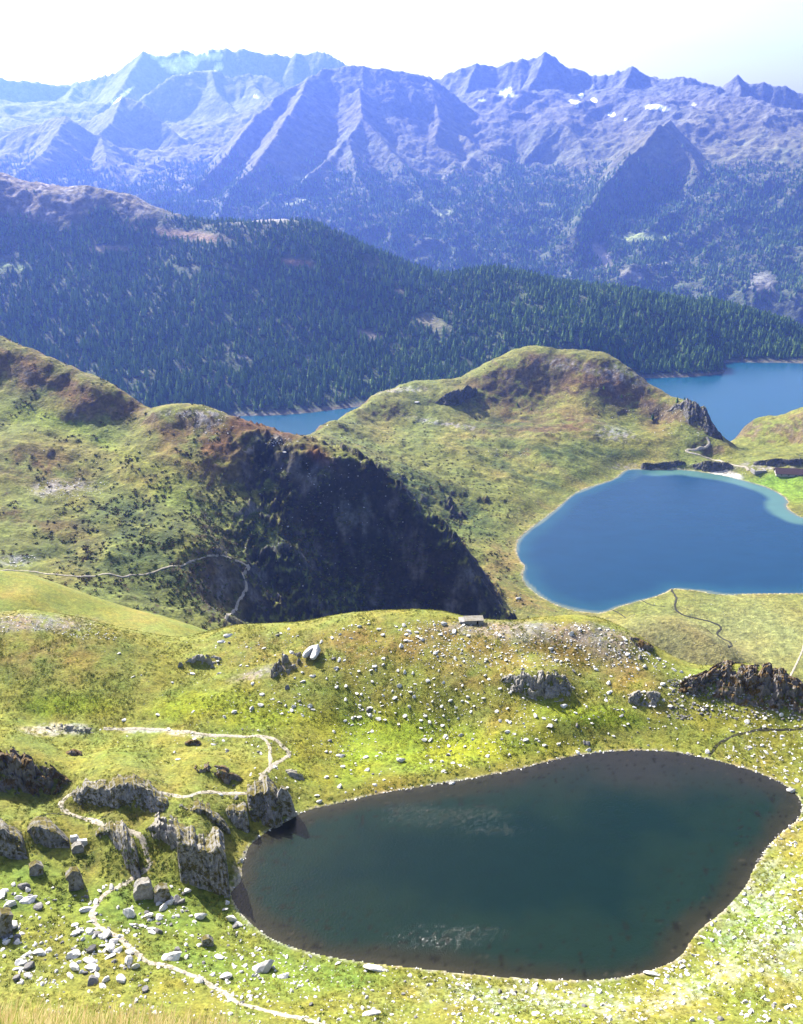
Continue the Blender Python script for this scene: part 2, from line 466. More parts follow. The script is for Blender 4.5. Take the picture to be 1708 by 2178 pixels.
# rock outcrops of the near ground: (name, [(px, crest_y, foot_y)], rock, label)
OC = [
 ('crag', [(-40,1610,1690),(0,1604,1700),(60,1606,1702),(110,1630,1702),(150,1655,1690),(172,1672,1682)], 'brown', 'broad grey crag patched with brown heath at the left edge above the bright lawn'),
 ('rock_ledge', [(135,1624,1640),(190,1638,1654),(225,1652,1664),(262,1663,1670)], 'brown', 'low dark ledge running down beside the upper bend of the path'),
 ('crag', [(148,1702,1712),(165,1684,1719),(200,1672,1727),(240,1667,1735),(280,1667,1744),(325,1680,1754),(360,1705,1759),(372,1737,1757)], 'slate', 'long grey slate wall with upright grooves inside the loop of the path'),
 ('crag', [(364,1714,1745),(400,1716,1774),(440,1722,1794),(478,1745,1799),(495,1775,1795)], 'slate', 'dark rounded slate face left of the mossy slope by the lake'),
 ('crag', [(466,1724,1742),(500,1719,1768),(532,1724,1774)], 'slate', 'small ribbed slate step below the pale stretch of path'),
 ('crag', [(528,1686,1745),(555,1677,1756),(580,1684,1764),(603,1712,1762)], 'slate', 'fluted slate buttress between the path junction and the lake'),
 ('crag', [(310,1770,1798),(340,1757,1824),(370,1754,1836),(388,1775,1842)], 'pale', 'upright block of lighter grey rock beside the slabby path step'),
 ('crag', [(383,1775,1878),(425,1790,1892),(460,1806,1903),(490,1822,1914)], 'slate', 'dark overhanging slate wall ending at the lake'),
 ('crag', [(-40,1755,1825),(0,1755,1824),(30,1762,1829),(60,1790,1827)], 'slate', 'dark ribbed slate face at the left edge below the grassy terrace'),
 ('crag', [(62,1768,1800),(100,1748,1806),(125,1766,1804),(150,1790,1804)], 'slate', 'small domed slate crag with a brown cap, left of the two pale blocks'),
 ('crag', [(205,1776,1800),(250,1762,1814),(275,1778,1862),(302,1820,1876)], 'slate', 'broken slate crag left of the slabby path step'),
 ('crag', [(368,1634,1650),(425,1634,1667),(480,1637,1674),(525,1660,1678)], 'brown', 'long low crag on the green terrace above the pale path'),
 ('crag', [(1062,1443,1458),(1110,1430,1480),(1150,1434,1493),(1190,1443,1494),(1218,1465,1486)], 'pale', 'pale broken crag in the middle of the stony slope beyond the lake'),
 ('crag', [(1335,1480,1495),(1365,1470,1503),(1402,1482,1503)], 'pale', 'small grey crag between the pale broken crag and the rubble ridge'),
 ('rubble_ridge', [(1440,1452,1470),(1490,1434,1480),(1530,1422,1490),(1580,1424,1502),(1640,1430,1512),(1680,1455,1522),(1712,1478,1527),(1760,1500,1530)], 'brown', 'long brown rubble ridge at the right end of the slope beyond the lake'),
 ('slab', [(378,1412,1424),(400,1398,1420),(435,1394,1424),(474,1400,1416)], 'pale', 'grey slab lying in brown heath left of the cleft boulder'),
 ('slab', [(576,1425,1452),(600,1402,1444),(622,1392,1432),(642,1388,1414)], 'pale', 'grey slabs just below and left of the cleft boulder'),
 ('rock_edge', [(1338,1354,1366),(1365,1364,1386),(1390,1378,1390)], 'brown', 'dark rock edge on the ridge right of its grey scree top'),
 ('knob', [(132,1606,1614),(158,1597,1620),(180,1604,1619)], 'brown', 'small rounded rock knob on the grass above the dark ledge'),
 ('knob', [(54,1600,1606),(85,1591,1612),(107,1602,1612)], 'brown', 'small rock knob on the grass above the broad crag at the left'),
 ('knob', [(392,1582,1589),(412,1574,1592),(430,1581,1589)], 'brown', 'small mossy rock standing just below the upper path'),
 ('knob', [(580,1646,1652),(615,1640,1657),(646,1650,1660)], 'pale', 'flat grey rock in the grass right of the path bend'),
 ('slab', [(60,1552,1560),(90,1544,1560),(130,1545,1562),(170,1548,1564),(205,1552,1566)], 'pale', 'bare pale rock patch where the upper path begins at the left'),
]
def OCL(nm): return 0.9 if nm == 'slab' else (0.6 if nm == 'crag' else 0.8)
planA = [outcrop_plan(tA, c_, OCL(n_), 0.26) for n_, c_, m_, l_ in OC]
for (n_, c_, m_, l_), p_ in zip(OC, planA): raise_ground(tA, p_, OCL(n_), 0.9 if n_ == 'crag' else 0.7, 4.0 if n_ == 'crag' else 2.0)
Z = tA.Z
PX, PY = project(X, Y, Z)

def blob(cx, cy, rx, ry, soft=0.6, rot=0.0, wob=0.45, seed=0):
    dx, dy = PX - cx, PY - cy
    c, s = math.cos(R(rot)), math.sin(R(rot))
    u = (dx * c + dy * s) / rx; v = (-dx * s + dy * c) / ry
    d = np.hypot(u, v) + WOB * wob
    return 1 - sm(1 - soft, 1 + soft * 0.3, d)

WOB = fbm(X, Y, 9, 4, 51, 0.6)
g1 = fbm(X, Y, 18, 5, 61, 0.6); g2 = fbm(X, Y, 4, 4, 71, 0.65); g3 = fbm(X, Y, 1.3, 3, 81, 0.7)
C = np.zeros(X.shape + (3,)) + np.array((0.20, 0.21, 0.038))
C = mixc(C, (0.16, 0.18, 0.025), sm(-0.1, 0.5, g1 + 0.4 * g2))
C = mixc(C, (0.27, 0.215, 0.055), sm(0.0, 0.6, -g1 + 0.3 * g2) * 0.6)
# bright moist lawn at foot of the slope, brown heath on its top
for b in [(420,1500,150,34,-8),(560,1520,150,40,0),(830,1560,200,60,5),(960,1600,250,45,-5),(1250,1520,170,30,5),(700,1620,130,60,0),(150,1500,120,30,0)]:
    C = mixc(C, (0.22, 0.27, 0.015), blob(b[0], b[1], b[2], b[3], 0.8, b[4]) * 0.85)
for b in [(80,1390,260,60,5),(900,1370,230,60,0),(760,1380,120,80,0),(1180,1380,240,70,10),(1060,1440,180,40,0),(560,1380,130,40,0),(1360,1450,130,50,20)]:
    C = mixc(C, (0.24, 0.165, 0.055), blob(b[0], b[1], b[2], b[3], 0.9, b[4]) * 0.75 * sm(-0.5, 0.4, g2 + g1))
for b in [(70,1325,150,22,0),(1150,1345,180,26,3),(1290,1370,100,40,20),(1060,1335,140,16,0),(560,1430,80,14,-15)]:
    C = mixc(C, (0.27, 0.23, 0.19), blob(b[0], b[1], b[2], b[3], 0.6, b[4]) * sm(-0.5, 0.3, g3))
for b in [(1000,1650,420,26,-8),(760,1690,120,22,-10),(1620,1640,80,20,15),(680,1620,60,60,0)]:
    C = mixc(C, (0.17, 0.15, 0.025), blob(b[0], b[1], b[2], b[3], 0.8, b[4]) * 0.7)
for b in [(300,1740,300,90,0),(150,1690,250,50,0),(300,1860,300,50,0)]:
    C = mixc(C, (0.14, 0.12, 0.035), blob(b[0], b[1], b[2], b[3], 0.8, b[4]) * 0.7 * sm(-0.3, 0.3, g2))
# lush green around the boulders and near the lower shore
for b in [(300,1930,380,80,0),(500,2050,300,60,10),(700,2080,250,40,0),(1560,1960,150,120,-40),(0,1870,200,50,0)]:
    C = mixc(C, (0.15, 0.21, 0.03), blob(b[0], b[1], b[2], b[3], 0.8, b[4]) * 0.8)
C = mixc(C, (0.055, 0.09, 0.015), sm(0.15, 0.5, g2) * sm(1700, 1800, PY) * sm(2150, 2000, PY) * sm(560, 480, PX) * 0.7)
# pale gravel near the outflow shore
for b in [(1180,2125,330,34,4),(1600,1900,90,170,25),(1500,2090,200,40,-25),(1640,2030,120,70,0)]:
    C = mixc(C, (0.36, 0.39, 0.28), blob(b[0], b[1], b[2], b[3], 0.9, b[4], 0.8) * sm(-0.25, 0.35, g3 + g2 * 0.6) * 0.8)
C = mixc(C, (0.42, 0.38, 0.32), sm(0.9, 0.0, sdA) * sm(-0.3, 0.3, g3))
# worn ground where paths spread
for b in [(120,1552,80,15,0),(160,1548,40,10,0),(400,1562,50,7,5),(300,1555,60,6,0)]:
    C = mixc(C, (0.46, 0.42, 0.33), blob(b[0], b[1], b[2], b[3], 0.5, b[4]) * sm(-0.5, 0.1, g3 + g2))
C = mixc(C, (0.13, 0.10, 0.035), sm(0.0, 1.0, g3 + g2 * 0.5) * 0.22)
C = mixc(C, (0.20, 0.20, 0.06), sm(60, 20, RR))
mat_grassA = ground_mat('near_meadow', 2.2, 0.8, 0.12, 0.62, 1.35, 0.22, 0.9, 0.12)
tA.build('ground', mat_grassA, C)
CA = C

# =================================================================== water
def water_mat(name, rough, bscale, bdist, bstr, spec=0.5, patches=None):
    q = N(name)
    a = q.t.nodes.new('ShaderNodeAttribute'); a.attribute_name = 'Col'
    wv = q.noise(bscale * 0.12, 3, 0.6, stretch=(1, 2.2, 1))
    q.col(q.mix(1.0, a.outputs['Color'], q.mr(wv, 0.3, 0.7, 0.49, 0.56), 'MULTIPLY'))
    q.p.inputs['Roughness'].default_value = rough
    q.p.inputs['IOR'].default_value = 1.33
    q.p.inputs['Specular IOR Level'].default_value = spec
    n = q.noise(bscale, 4, 0.6)
    if patches:
        b = q.bump(n, bstr, bdist)
        n2 = q.noise(5.5, 1, 0.5); h2 = n2
        b2 = q.t.nodes.new('ShaderNodeBump'); q.l(a.outputs['Alpha'], b2.inputs['Strength']); b2.inputs['Distance'].default_value = patches
        q.l(h2, b2.inputs['Height']); q.l(b.outputs[0], b2.inputs['Normal']); q.l(b2.outputs[0], q.p.inputs['Normal'])
    else: q.bump(n, bstr, bdist)
    return q.m

def water(name, poly, z, mat, colf, step):
    mn, mx = poly.min(0), poly.max(0)
    xs = np.arange(mn[0] - step, mx[0] + 2 * step, step); ys = np.arange(mn[1] - step, mx[1] + 2 * step, step)
    GX, GY = np.meshgrid(xs, ys)
    sdw = poly_sd(GX, GY, poly)
    F = grid_faces(*GX.shape)
    keep = (sdw.ravel()[F] < step * 1.6).any(1)
    F = F[keep]
    used, inv = np.unique(F, return_inverse=True)
    V = np.stack([GX.ravel()[used], GY.ravel()[used], np.full(len(used), z)], 1)
    c = colf(GX, GY, sdw); c = c.reshape(-1, c.shape[-1])[used]
    return struct(link(name, mesh_np(name, V, inv.reshape(F.shape), mat, True, c)))

def col_near(x, y, s):
    d = -s
    n = fbm(x, y, 14, 4, 5); m = fbm(x, y, 2.0, 3, 8)
    c = np.zeros(x.shape + (3,)) + np.array((0.004, 0.019, 0.019))
    c = mixc(c, (0.009, 0.026, 0.020), sm(20, 7, d + n * 12))
    c = mixc(c, (0.026, 0.028, 0.018), sm(5.5, 1.2, d + n * 4))
    c = mixc(c, (0.042, 0.040, 0.026), sm(1.5, 0.0, d + n * 1.5))
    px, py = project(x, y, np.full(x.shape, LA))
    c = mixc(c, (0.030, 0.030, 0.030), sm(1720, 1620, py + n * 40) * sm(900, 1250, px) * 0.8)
    st = noise(x / 0.9, y / 0.9, 77); st2 = noise(x / 2.1, y / 2.1, 78)
    c = mixc(c, (0.012, 0.012, 0.008), np.maximum(sm(0.45, 0.7, st), sm(0.5, 0.75, st2)) * sm(17, 3, d) * 0.85)
    c = mixc(c, (0.06, 0.055, 0.04), sm(0.62, 0.8, noise(x / 1.1 + 9, y / 1.1, 79)) * sm(8, 1, d) * 0.6)
    g = np.zeros(x.shape)
    for cx_, cy_, rx_, ry_ in ((960, 1738, 190, 26), (870, 1722, 70, 18), (1060, 1765, 120, 18), (930, 2000, 150, 28), (1010, 1985, 110, 20), (900, 1975, 80, 16)):
        g = np.maximum(g, 1 - sm(0.0, 1.25, np.hypot((px - cx_) / rx_, (py - cy_) / ry_) + 0.9 * n + 0.25 * m))
    g = g * (0.25 + 0.75 * sm(-0.1, 0.5, noise(x / 0.8, y / 0.8, 91)))
    return np.concatenate([c, g[..., None]], -1)
mat_wn = water_mat('tarn_water', 0.07, 2.2, 0.10, 0.6, 0.2, 0.40)
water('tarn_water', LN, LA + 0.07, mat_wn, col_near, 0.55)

# =================================================================== B: middle hills, second lake
LB = 170.0
lake_mid_px = [(1330,1000),(1310,1020),(1270,1032),(1230,1045),(1200,1070),(1170,1095),(1135,1120),(1105,1145),(1097,1165),(1105,1190),(1120,1205),(1110,1225),
    (1125,1250),(1160,1275),(1200,1293),(1250,1303),(1285,1303),(1320,1288),(1380,1272),(1412,1262),(1430,1250),(1480,1256),(1540,1266),(1600,1262),(1708,1262),(1900,1260),
    (2100,1250),(2150,1180),(2100,1130),(1850,1120),(1708,1103),(1690,1095),(1668,1078),(1678,1065),(1640,1040),(1590,1025),(1540,1012),(1480,1003),(1440,998),(1390,1000),(1350,998)]
LM = smooth_poly(np.array([at_z(a, b, LB)[:2] for a, b in lake_mid_px]), 1)
ptsB = []
def pb(px, py, r=None, z=None, o=False):
    if o: px, py = px / 1.12412, py / 1.12412
    x, y, zz = at_r(px, py, r) if z is None else at_z(px, py, z)
    ptsB.append((float(x), float(y), float(zz)))
    return x, y, zz
for p in LM[::3]: ptsB.append((p[0], p[1], LB + 0.5))
# crest of the left hill with the cliff, original pixels
crestB = [(-250,700,980),(-120,760,930),(0,812,890),(60,835,870),(130,860,850),(200,895,830),(270,925,812),(310,955,800),(332,982,790),(400,976,770),(500,985,755),(560,1000,748),(620,1030,740),(710,1053,726),(800,1090,708),
    (870,1125,700),(950,1190,690),(1010,1240,684),(1040,1262,680),(1110,1330,672),(1150,1400,662),(1190,1460,652),(1215,1492,645)]
for px, py, r in crestB:
    x, y, z = pb(px, py, r, o=True)
    az = math.atan2(x, y)
    for dr, k in ((35, 0.45), (110, 0.55)):
        zz = z - dr * k
        zz = max(zz, 176 if px > 700 else 120)
        ptsB.append((math.sin(az) * (r + dr), math.cos(az) * (r + dr), zz))
# foot and body of the cliff (facing the valley on the right)
cliff = [(640,1105,716),(700,1190,690),(740,1280,668),(790,1380,650),(850,1450,640),(900,1480,640),(1000,1485,642),(1080,1490,638),(860,1300,670),(960,1330,670),(640,1250,655),(680,1350,622),(700,1460,588),(780,1470,602),(620,1400,600),(560,1480,552)]
for px, py, r in cliff: pb(px, py, r, o=True)
# body of the left hill
for px, py, r in [(0,900,850),(150,930,820),(260,975,790),(0,1000,800),(120,1010,780),(300,1040,760),(450,1040,735),(560,1100,705),(0,1090,730),(150,1080,735),(300,1120,700),(420,1170,670),(0,1160,690),
    (120,1190,668),(230,1160,690),(330,1230,640),(450,1260,620),(0,1260,622),(150,1270,615),(0,1330,575),(150,1360,560),(300,1350,565),(420,1330,580),(520,1330,585),(480,1420,545),(540,1480,525),
    (350,1430,530),(200,1420,520),(0,1400,520),(-200,1000,820),(-200,1200,680),(-200,1400,530),(600,1180,684),(560,1200,668),(560,1300,626)]:
    pb(px, py, r, o=True)
# dome ridge beyond
dome = [(720,1053,1060),(787,1017,1130),(854,978,1200),(899,944,1245),(955,927,1275),(1034,916,1300),(1101,905,1315),(1169,871,1335),(1236,845,1350),(1326,837,1355),(1400,845,1350),(1450,856,1340),(1506,888,1325),
    (1551,933,1305),(1607,967,1285),(1640,990,1268),(1663,1017,1245),(1720,1051,1214)]
for px, py, r in dome:
    x, y, z = pb(px, py, r, o=True); az = math.atan2(x, y)
    for dr, k in ((60, 0.42), (160, 0.62), (330, 0.7)):
        ptsB.append((math.sin(az) * (r + dr), math.cos(az) * (r + dr), max(z - dr * k, -40)))
for px, py, r in [(900,1010,1180),(1000,990,1215),(1100,980,1235),(1200,960,1265),(1300,940,1285),(1400,940,1275),(1500,960,1282),(1580,1010,1262),(1000,1060,1110),(1120,1050,1130),(1240,1050,1145),(1360,1050,1150),
    (1480,1050,1170),(1580,1060,1180),(1650,1070,1190),(900,1100,1010),(1000,1130,1000),(1120,1120,1040),(1240,1110,1080),(1340,1100,1085),(1000,1220,900),(1100,1200,940),(1180,1180,965),(1050,1290,840),(1130,1320,805),
    (1180,1400,745),(1250,1440,716),(1240,1480,688),(960,1120,980),(830,1060,1080)]:
    pb(px, py, r, o=True)
# saddle, right shore, far right hill, meadow in front of the lake
for px, py, z in [(1700,1090,172),(1740,1062,166),(1780,1030,158),(1850,1028,158),(1780,1080,168),(1850,1080,172),(1900,1060,176),(1700,1115,174),(1800,1120,176),(1900,1120,178),(1900,1150,172),(1850,1170,172),(2000,1160,174),(2100,1180,176),
    (1500,1105,175),(1600,1100,176),(1650,1100,177),(1500,1490,173),(1700,1440,172.5),(1900,1440,173),(1900,1560,173),(1750,1640,174),(1900,1700,175),(2100,1500,176),(1350,1490,176),(1300,1510,180)]:
    pb(px, py, z=z, o=True)
for px, py, zt in [(1878,1012,189),(1920,988,204),(2000,960,225),(2100,945,236),(1920,1045,186),(2050,1040,190)]:
    x, y, z = pb(px, py, z=zt, o=True); az = math.atan2(x, y); r = math.hypot(x, y)
    if py < 1020:
        for dr, k in ((90, 0.5), (230, 0.7)): ptsB.append((math.sin(az) * (r + dr), math.cos(az) * (r + dr), max(z - dr * k, -40)))
for px in (1740, 1780, 1850):
    x, y, z = at_z(px / 1.12412, 1028 / 1.12412, 158); az = math.atan2(x, y); r = math.hypot(x, y)
    ptsB.append((math.sin(az) * (r + 90), math.cos(az) * (r + 90), 100)); ptsB.append((math.sin(az) * (r + 260), math.cos(az) * (r + 260), -40))
# small mound in the meadow in front of the lake
for px, py, zt in [(1480,1490,184),(1540,1478,191),(1620,1484,193),(1690,1525,190),(1750,1570,183),(1785,1600,176),(1500,1545,182),(1600,1570,180),(1680,1610,177)]:
    x, y, z = pb(px, py, z=zt, o=True); r = math.hypot(x, y)
    if py < 1580 and px != 1500 and px != 1600: ptsB.append((x * (r + 32) / r, y * (r + 32) / r, 173.5))
for px, py in [(1600,1420),(1720,1480),(1800,1560),(1830,1600),(1450,1475)]: pb(px, py, z=173, o=True)
# low ground in front, hidden behind the near ridge
for a in (-34, -25, -15, -5, 5, 15, 25, 34):
    for r, zl, zr in ((330, 290, 170), (420, 285, 168)):
        k = sm(-12, 2, a)
        ptsB.append((math.sin(R(a)) * r, math.cos(R(a)) * r, zl * (1 - k) + zr * k))
for a in (-32, -24, -16): ptsB.append((math.sin(R(a)) * 1500, math.cos(R(a)) * 1500, -30))
tB = Terrain(-31, 31, 800, np.r_[np.linspace(380, 1430, 500)[:-1], np.linspace(1430, 1760, 40)])
X, Y, RR = tB.X, tB.Y, tB.RR
print('ptsB', len(ptsB))
Z = TPS(ptsB, 200.0, 2e-4)(X, Y)
sdB = poly_sd(X, Y, LM)
PX, PY = project(X, Y, Z)
lefthill = sm(760, 620, RR + 0 * X) * 0 + sm(1020, 940, RR) * sm(R(9), R(4), tB.A)
rough = 1 - 0.85 * (sm(R(9.5), R(12), tB.A) * sm(1130, 1060, RR))
Z += (fbm(X, Y, 110, 4, 102) * 10 + ridged(X, Y, 42, 4, 103) * 2.6 + fbm(X, Y, 12, 3, 104) * 1.3) * sm(0, 70, sdB) * rough
# slope terraces running diagonally towards the lake
tn = ridged((X * 0.5 + Y * 0.85) + 8 * fbm(X, Y, 60, 2, 7), (X * 0.85 - Y * 0.5) * 0.28, 26, 3, 105)
Z += tn * 3.3 * sm(0, 50, sdB) * sm(820, 900, RR) * sm(1240, 1150, RR) * sm(R(16), R(10), tB.A)
# cliff face roughness: vertical ribs where the fall is steep
gy, gx = np.gradient(Z, axis=0) / np.gradient(RR, axis=0), np.gradient(Z, axis=1) / (np.gradient(tB.A, axis=1) * RR)
slope = np.hypot(gx, gy)
steep = sm(0.55, 0.95, slope)
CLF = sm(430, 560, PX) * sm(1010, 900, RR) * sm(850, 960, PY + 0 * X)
Z += steep * (ridged(X, Y, 22, 4, 111, 0.6) * (1.6 + 3.4 * CLF) + ridged(X, Y, 55, 3, 112, 0.6) * 6.0 * CLF)
rel = np.maximum(Z - LB, -0.6 * np.maximum(sdB - 15, 0) - 0.2)
Z = np.where(sdB > 0, LB + 0.3 + 0.03 * np.minimum(sdB, 30) + rel * sm(0, 30, sdB), LB + 0.12 * sdB - 0.3)
tB.Z = Z
OCB = [
    ([(924,856,858),(952,838,862),(978,826,864),(1007,820,852),(1016,835,848)], 'grey cliff band high on the left shoulder of the domed hill'),
    ([(1362,986,999),(1404,985,1001),(1450,979,997),(1462,988,994)], 'low dark bluff on the far shore of the middle lake, left of the beach'),
    ([(1470,988,998),(1504,981,1004),(1544,984,1003),(1560,992,1000)], 'pale broken bluff directly behind the small white beach'),
    ([(1412,880,885),(1429,862,884),(1454,850,898),(1484,858,915),(1504,890,926),(1537,930,938)], 'dark craggy knob carrying conifers on the right foot of the domed hill'),
    ([(1600,982,990),(1650,975,992),(1700,976,992),(1760,978,992)], 'dark rock band on the slope behind the long barn')]
planB = [outcrop_plan(tB, c_, 0.6, 1.3) for c_, l_ in OCB]
for p_ in planB: raise_ground(tB, p_, 0.6, 0.8, 2.5)
Z = tB.Z
PX, PY = project(X, Y, Z)
OX, OY = PX * 1.12412, PY * 1.12412
WOB = fbm(X, Y, 60, 4, 151, 0.6)
g1 = fbm(X, Y, 90, 5, 161, 0.6); g2 = fbm(X, Y, 22, 4, 171, 0.65); g3 = fbm(X, Y, 7, 3, 181, 0.7)
C = np.zeros(X.shape + (3,)) + np.array((0.165, 0.178, 0.036))
C = mixc(C, (0.24, 0.215, 0.06), sm(0.0, 0.5, g1 + 0.3 * g2))
C = mixc(C, (0.11, 0.13, 0.035), sm(0.1, 0.6, -g1 + 0.4 * g2) * 0.6)
HEATH = (0.15, 0.068, 0.026); SHRUB = (0.055, 0.082, 0.02); ROCK = (0.21, 0.20, 0.19)
def obl(cx, cy, rx, ry, soft=0.8, rot=0.0, wob=0.5): return blob(cx / 1.12412, cy / 1.12412, rx / 1.12412, ry / 1.12412, soft, rot, wob)
for b in [(110,900,220,70,20),(560,1040,240,60,10),(480,1080,160,60,10),(90,1110,170,60,10),(60,1240,130,25,15),(180,1265,90,30,25),(700,1060,100,40,20),(340,1150,70,18,5),(240,960,120,30,10)]:
    C = mixc(C, HEATH, obl(b[0], b[1], b[2], b[3], 0.9, b[4]) * 0.85 * sm(-0.5, 0.3, g2 + 0.4 * g3))
for b in [(1190,950,150,55,15),(1420,900,160,60,10),(1300,860,100,20,5),(1370,1010,90,40,5),(1560,970,100,60,40),(1240,1020,160,40,5),(1470,950,100,50,20)]:
    C = mixc(C, (0.125, 0.068, 0.036), obl(b[0], b[1], b[2], b[3], 0.9, b[4]) * 0.85 * sm(-0.5, 0.3, g2 + 0.4 * g3))
for b in [(420,1290,330,90,10),(520,1400,300,120,20),(650,1200,160,200,30),(200,1330,260,40,5),(900,1300,230,220,40),(340,1230,120,40,10)]:
    C = mixc(C, SHRUB, obl(b[0], b[1], b[2], b[3], 0.9, b[4]) * sm(-0.35, 0.2, g2 + 0.5 * g3) * 0.9)
for b in [(1280,1075,180,25,5),(1050,1200,240,60,30),(1110,1230,120,40,30),(1000,1160,160,30,15),(1250,1130,160,20,20),(1450,1085,150,14,0),(1210,1010,90,20,0)]:
    C = mixc(C, SHRUB, obl(b[0], b[1], b[2], b[3], 0.9, b[4]) * sm(-0.1, 0.35, g2 + 0.6 * tn) * 0.85)
for b in [(60,995,120,18,0),(400,1180,150,30,25),(250,1060,260,22,25),(560,1330,40,12,0),(100,1000,200,30,10)]:
    C = mixc(C, (0.19, 0.23, 0.025), obl(b[0], b[1], b[2], b[3], 0.9, b[4]) * 0.7)
for b in [(1180,1370,90,110,30),(1260,1440,130,30,20)]:
    C = mixc(C, (0.28, 0.18, 0.06), obl(b[0], b[1], b[2], b[3], 0.9, b[4]) * 0.7 * sm(-0.4, 0.3, g2))
C = mixc(C, (0.17, 0.27, 0.03), obl(1890, 1165, 120, 38, 0.5, 0, 0.3) * (sdB > 2))
C = mixc(C, (0.27, 0.26, 0.09), obl(1760, 1520, 330, 110, 0.7, 0, 0.3) * 0.8)
C = mixc(C, (0.23, 0.21, 0.08), obl(1620, 1540, 190, 60, 0.6, 10, 0.3) * 0.9)
# rock: steep faces and scree patches
gy, gx = np.gradient(Z, axis=0) / np.gradient(RR, axis=0), np.gradient(Z, axis=1) / (np.gradient(tB.A, axis=1) * RR)
slope = np.hypot(gx, gy)
C = mixc(C, (0.036, 0.032, 0.028), sm(0.7, 0.95, slope + 0.1 * g2) * 0.95 * CLF)  # cliff rock, albedo darkened so its shade is partly in the colour
C = mixc(C, (0.15, 0.10, 0.055), sm(0.6, 0.9, slope + 0.15 * g2) * 0.8 * (1 - CLF))
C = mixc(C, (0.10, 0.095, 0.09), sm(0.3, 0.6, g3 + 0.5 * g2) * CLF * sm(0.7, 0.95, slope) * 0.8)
C = mixc(C, ROCK, sm(0.75, 1.1, slope + 0.25 * g3) * sm(0.0, 0.5, g2) * 0.7)
for b in [(140,1165,90,20,-5),(40,1340,50,16,0),(490,1010,30,40,60),(470,990,120,10,2),(660,1048,60,14,10),(1400,880,130,16,10),(1480,895,90,25,15),(1480,1040,60,16,10),(940,935,90,9,-4),
          (1490,1115,40,8,0),(1700,1118,60,12,0),(1850,1112,100,10,0),(1050,1010,100,7,10),(610,1075,40,10,-10),(1560,890,80,30,40)]:
    C = mixc(C, (0.33, 0.31, 0.30), obl(b[0], b[1], b[2], b[3], 0.8, b[4], 0.7) * sm(-0.15, 0.3, g3 + 0.3 * g2) * 0.9)
for b in [(660,1020,110,30,28),(760,1085,60,22,35),(600,1010,70,26,10)]:
    C = mixc(C, (0.15, 0.062, 0.022), obl(b[0], b[1], b[2], b[3], 0.9, b[4]) * 0.85)
# pale beach line
C = mixc(C, (0.36, 0.31, 0.22), sm(3.0, 0.5, sdB + 2.5 * g3) * 0.8)
C = mixc(C, (0.62, 0.58, 0.50), obl(1735, 1136, 45, 12, 0.3, 8, 0.1) * (sdB > 0))
C = mixc(C, (0.10, 0.09, 0.04), sm(0.1, 1.0, g3) * 0.4)
mat_grassB = ground_mat('hill_meadow', 0.35, 0.12, 0.02, 0.55, 1.4, 1.6, 1.0, 0.08)
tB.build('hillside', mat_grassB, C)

def col_mid(x, y, s):
    d = -s
    px, py = project(x, y, np.full(x.shape, LB)); ox, oy = px * 1.12412, py * 1.12412
    n = fbm(x, y, 60, 3, 5)
    c = np.zeros(x.shape + (3,)) + np.array((0.006, 0.050, 0.115))
    c = mixc(c, (0.015, 0.085, 0.14), sm(22, 3, d + n * 10) * 0.8)
    east = sm(R(14.5), R(17), np.arctan2(x, y)) * sm(900, 960, np.hypot(x, y))
    c = mixc(c, (0.09, 0.20, 0.18), sm(26, 16, d + n * 6) * east)
    c = mixc(c, (0.14, 0.19, 0.16), sm(3, 0, d + n * 5))
    return c
mat_wm = water_mat('lake_water', 0.22, 0.25, 0.35, 0.35, 0.22)
water('lake_water', LM, LB + 0.2, mat_wm, col_mid, 2.5)

# =================================================================== C: big reservoir and the wooded hill
shoreC = [(-500,1040),(-100,1030),(300,1012),(550,996),(660,993),(750,986),(840,975),(1000,960),(1200,935),(1400,908),(1500,905),(1560,904),(1640,902),(1700,897),(1733,890),(1738,880),(1728,870),(1745,867),(1800,867),(1920,869),(2200,872)]
crestC = [(-500,350,2950),(-200,385,2980),(0,410,3000),(60,428,2980),(130,446,2960),(220,449,2930),(300,468,2900),(400,501,2860),(500,526,2780),(620,522,2760),(740,530,2740),(820,560,2720),(900,602,2730),(960,628,2750),(1000,640,2760),(1040,652,2760),(1120,646,2720),(1200,648,2710),(1300,664,2710),(1400,684,2715),
    (1500,695,2740),(1600,710,2800),(1700,722,2830),(1800,745,2860),(1880,770,2870),(1930,795,2870),(2000,815,2880),(2200,850,2900)]
ptsC = []
for px, py in shoreC:
    x, y, z = at_z(px / 1.12412, py / 1.12412, 0.0); ptsC.append((x, y, 0.0)); az = math.atan2(x, y); r = math.hypot(x, y)
    if px not in (1733, 1738, 1728): ptsC.append((math.sin(az) * (r - 70), math.cos(az) * (r - 70), -25))
    for rr in (r - 200, r - 350, r - 500):
        if rr > 1700: ptsC.append((math.sin(az) * rr, math.cos(az) * rr, -35))
for px, py, r in crestC:
    x, y, z = at_r(px / 1.12412, (py + 14) / 1.12412, r); ptsC.append((x, y, z)); az = math.atan2(x, y)
    for dr, k in ((120, 0.12), (500, 0.45)): ptsC.append((math.sin(az) * (r + dr), math.cos(az) * (r + dr), z - dr * k))
for px, py, r in [(0,560,2800),(0,700,2560),(0,850,2300),(250,540,2800),(250,700,2500),(250,850,2240),(500,600,2620),(500,750,2370),(500,880,2130),(750,620,2580),(750,760,2380),(750,890,2150),(1000,700,2600),(1000,820,2360),
    (1200,720,2560),(1200,840,2300),(1400,750,2520),(1400,850,2290),(1600,770,2600),(1600,850,2480),(1800,800,2750),(-300,600,2750),(-300,850,2350),(350,640,2640),(420,600,2700),(620,660,2520)]:
    x, y, z = at_r(px / 1.12412, py / 1.12412, r); ptsC.append((x, y, max(z, 6)))
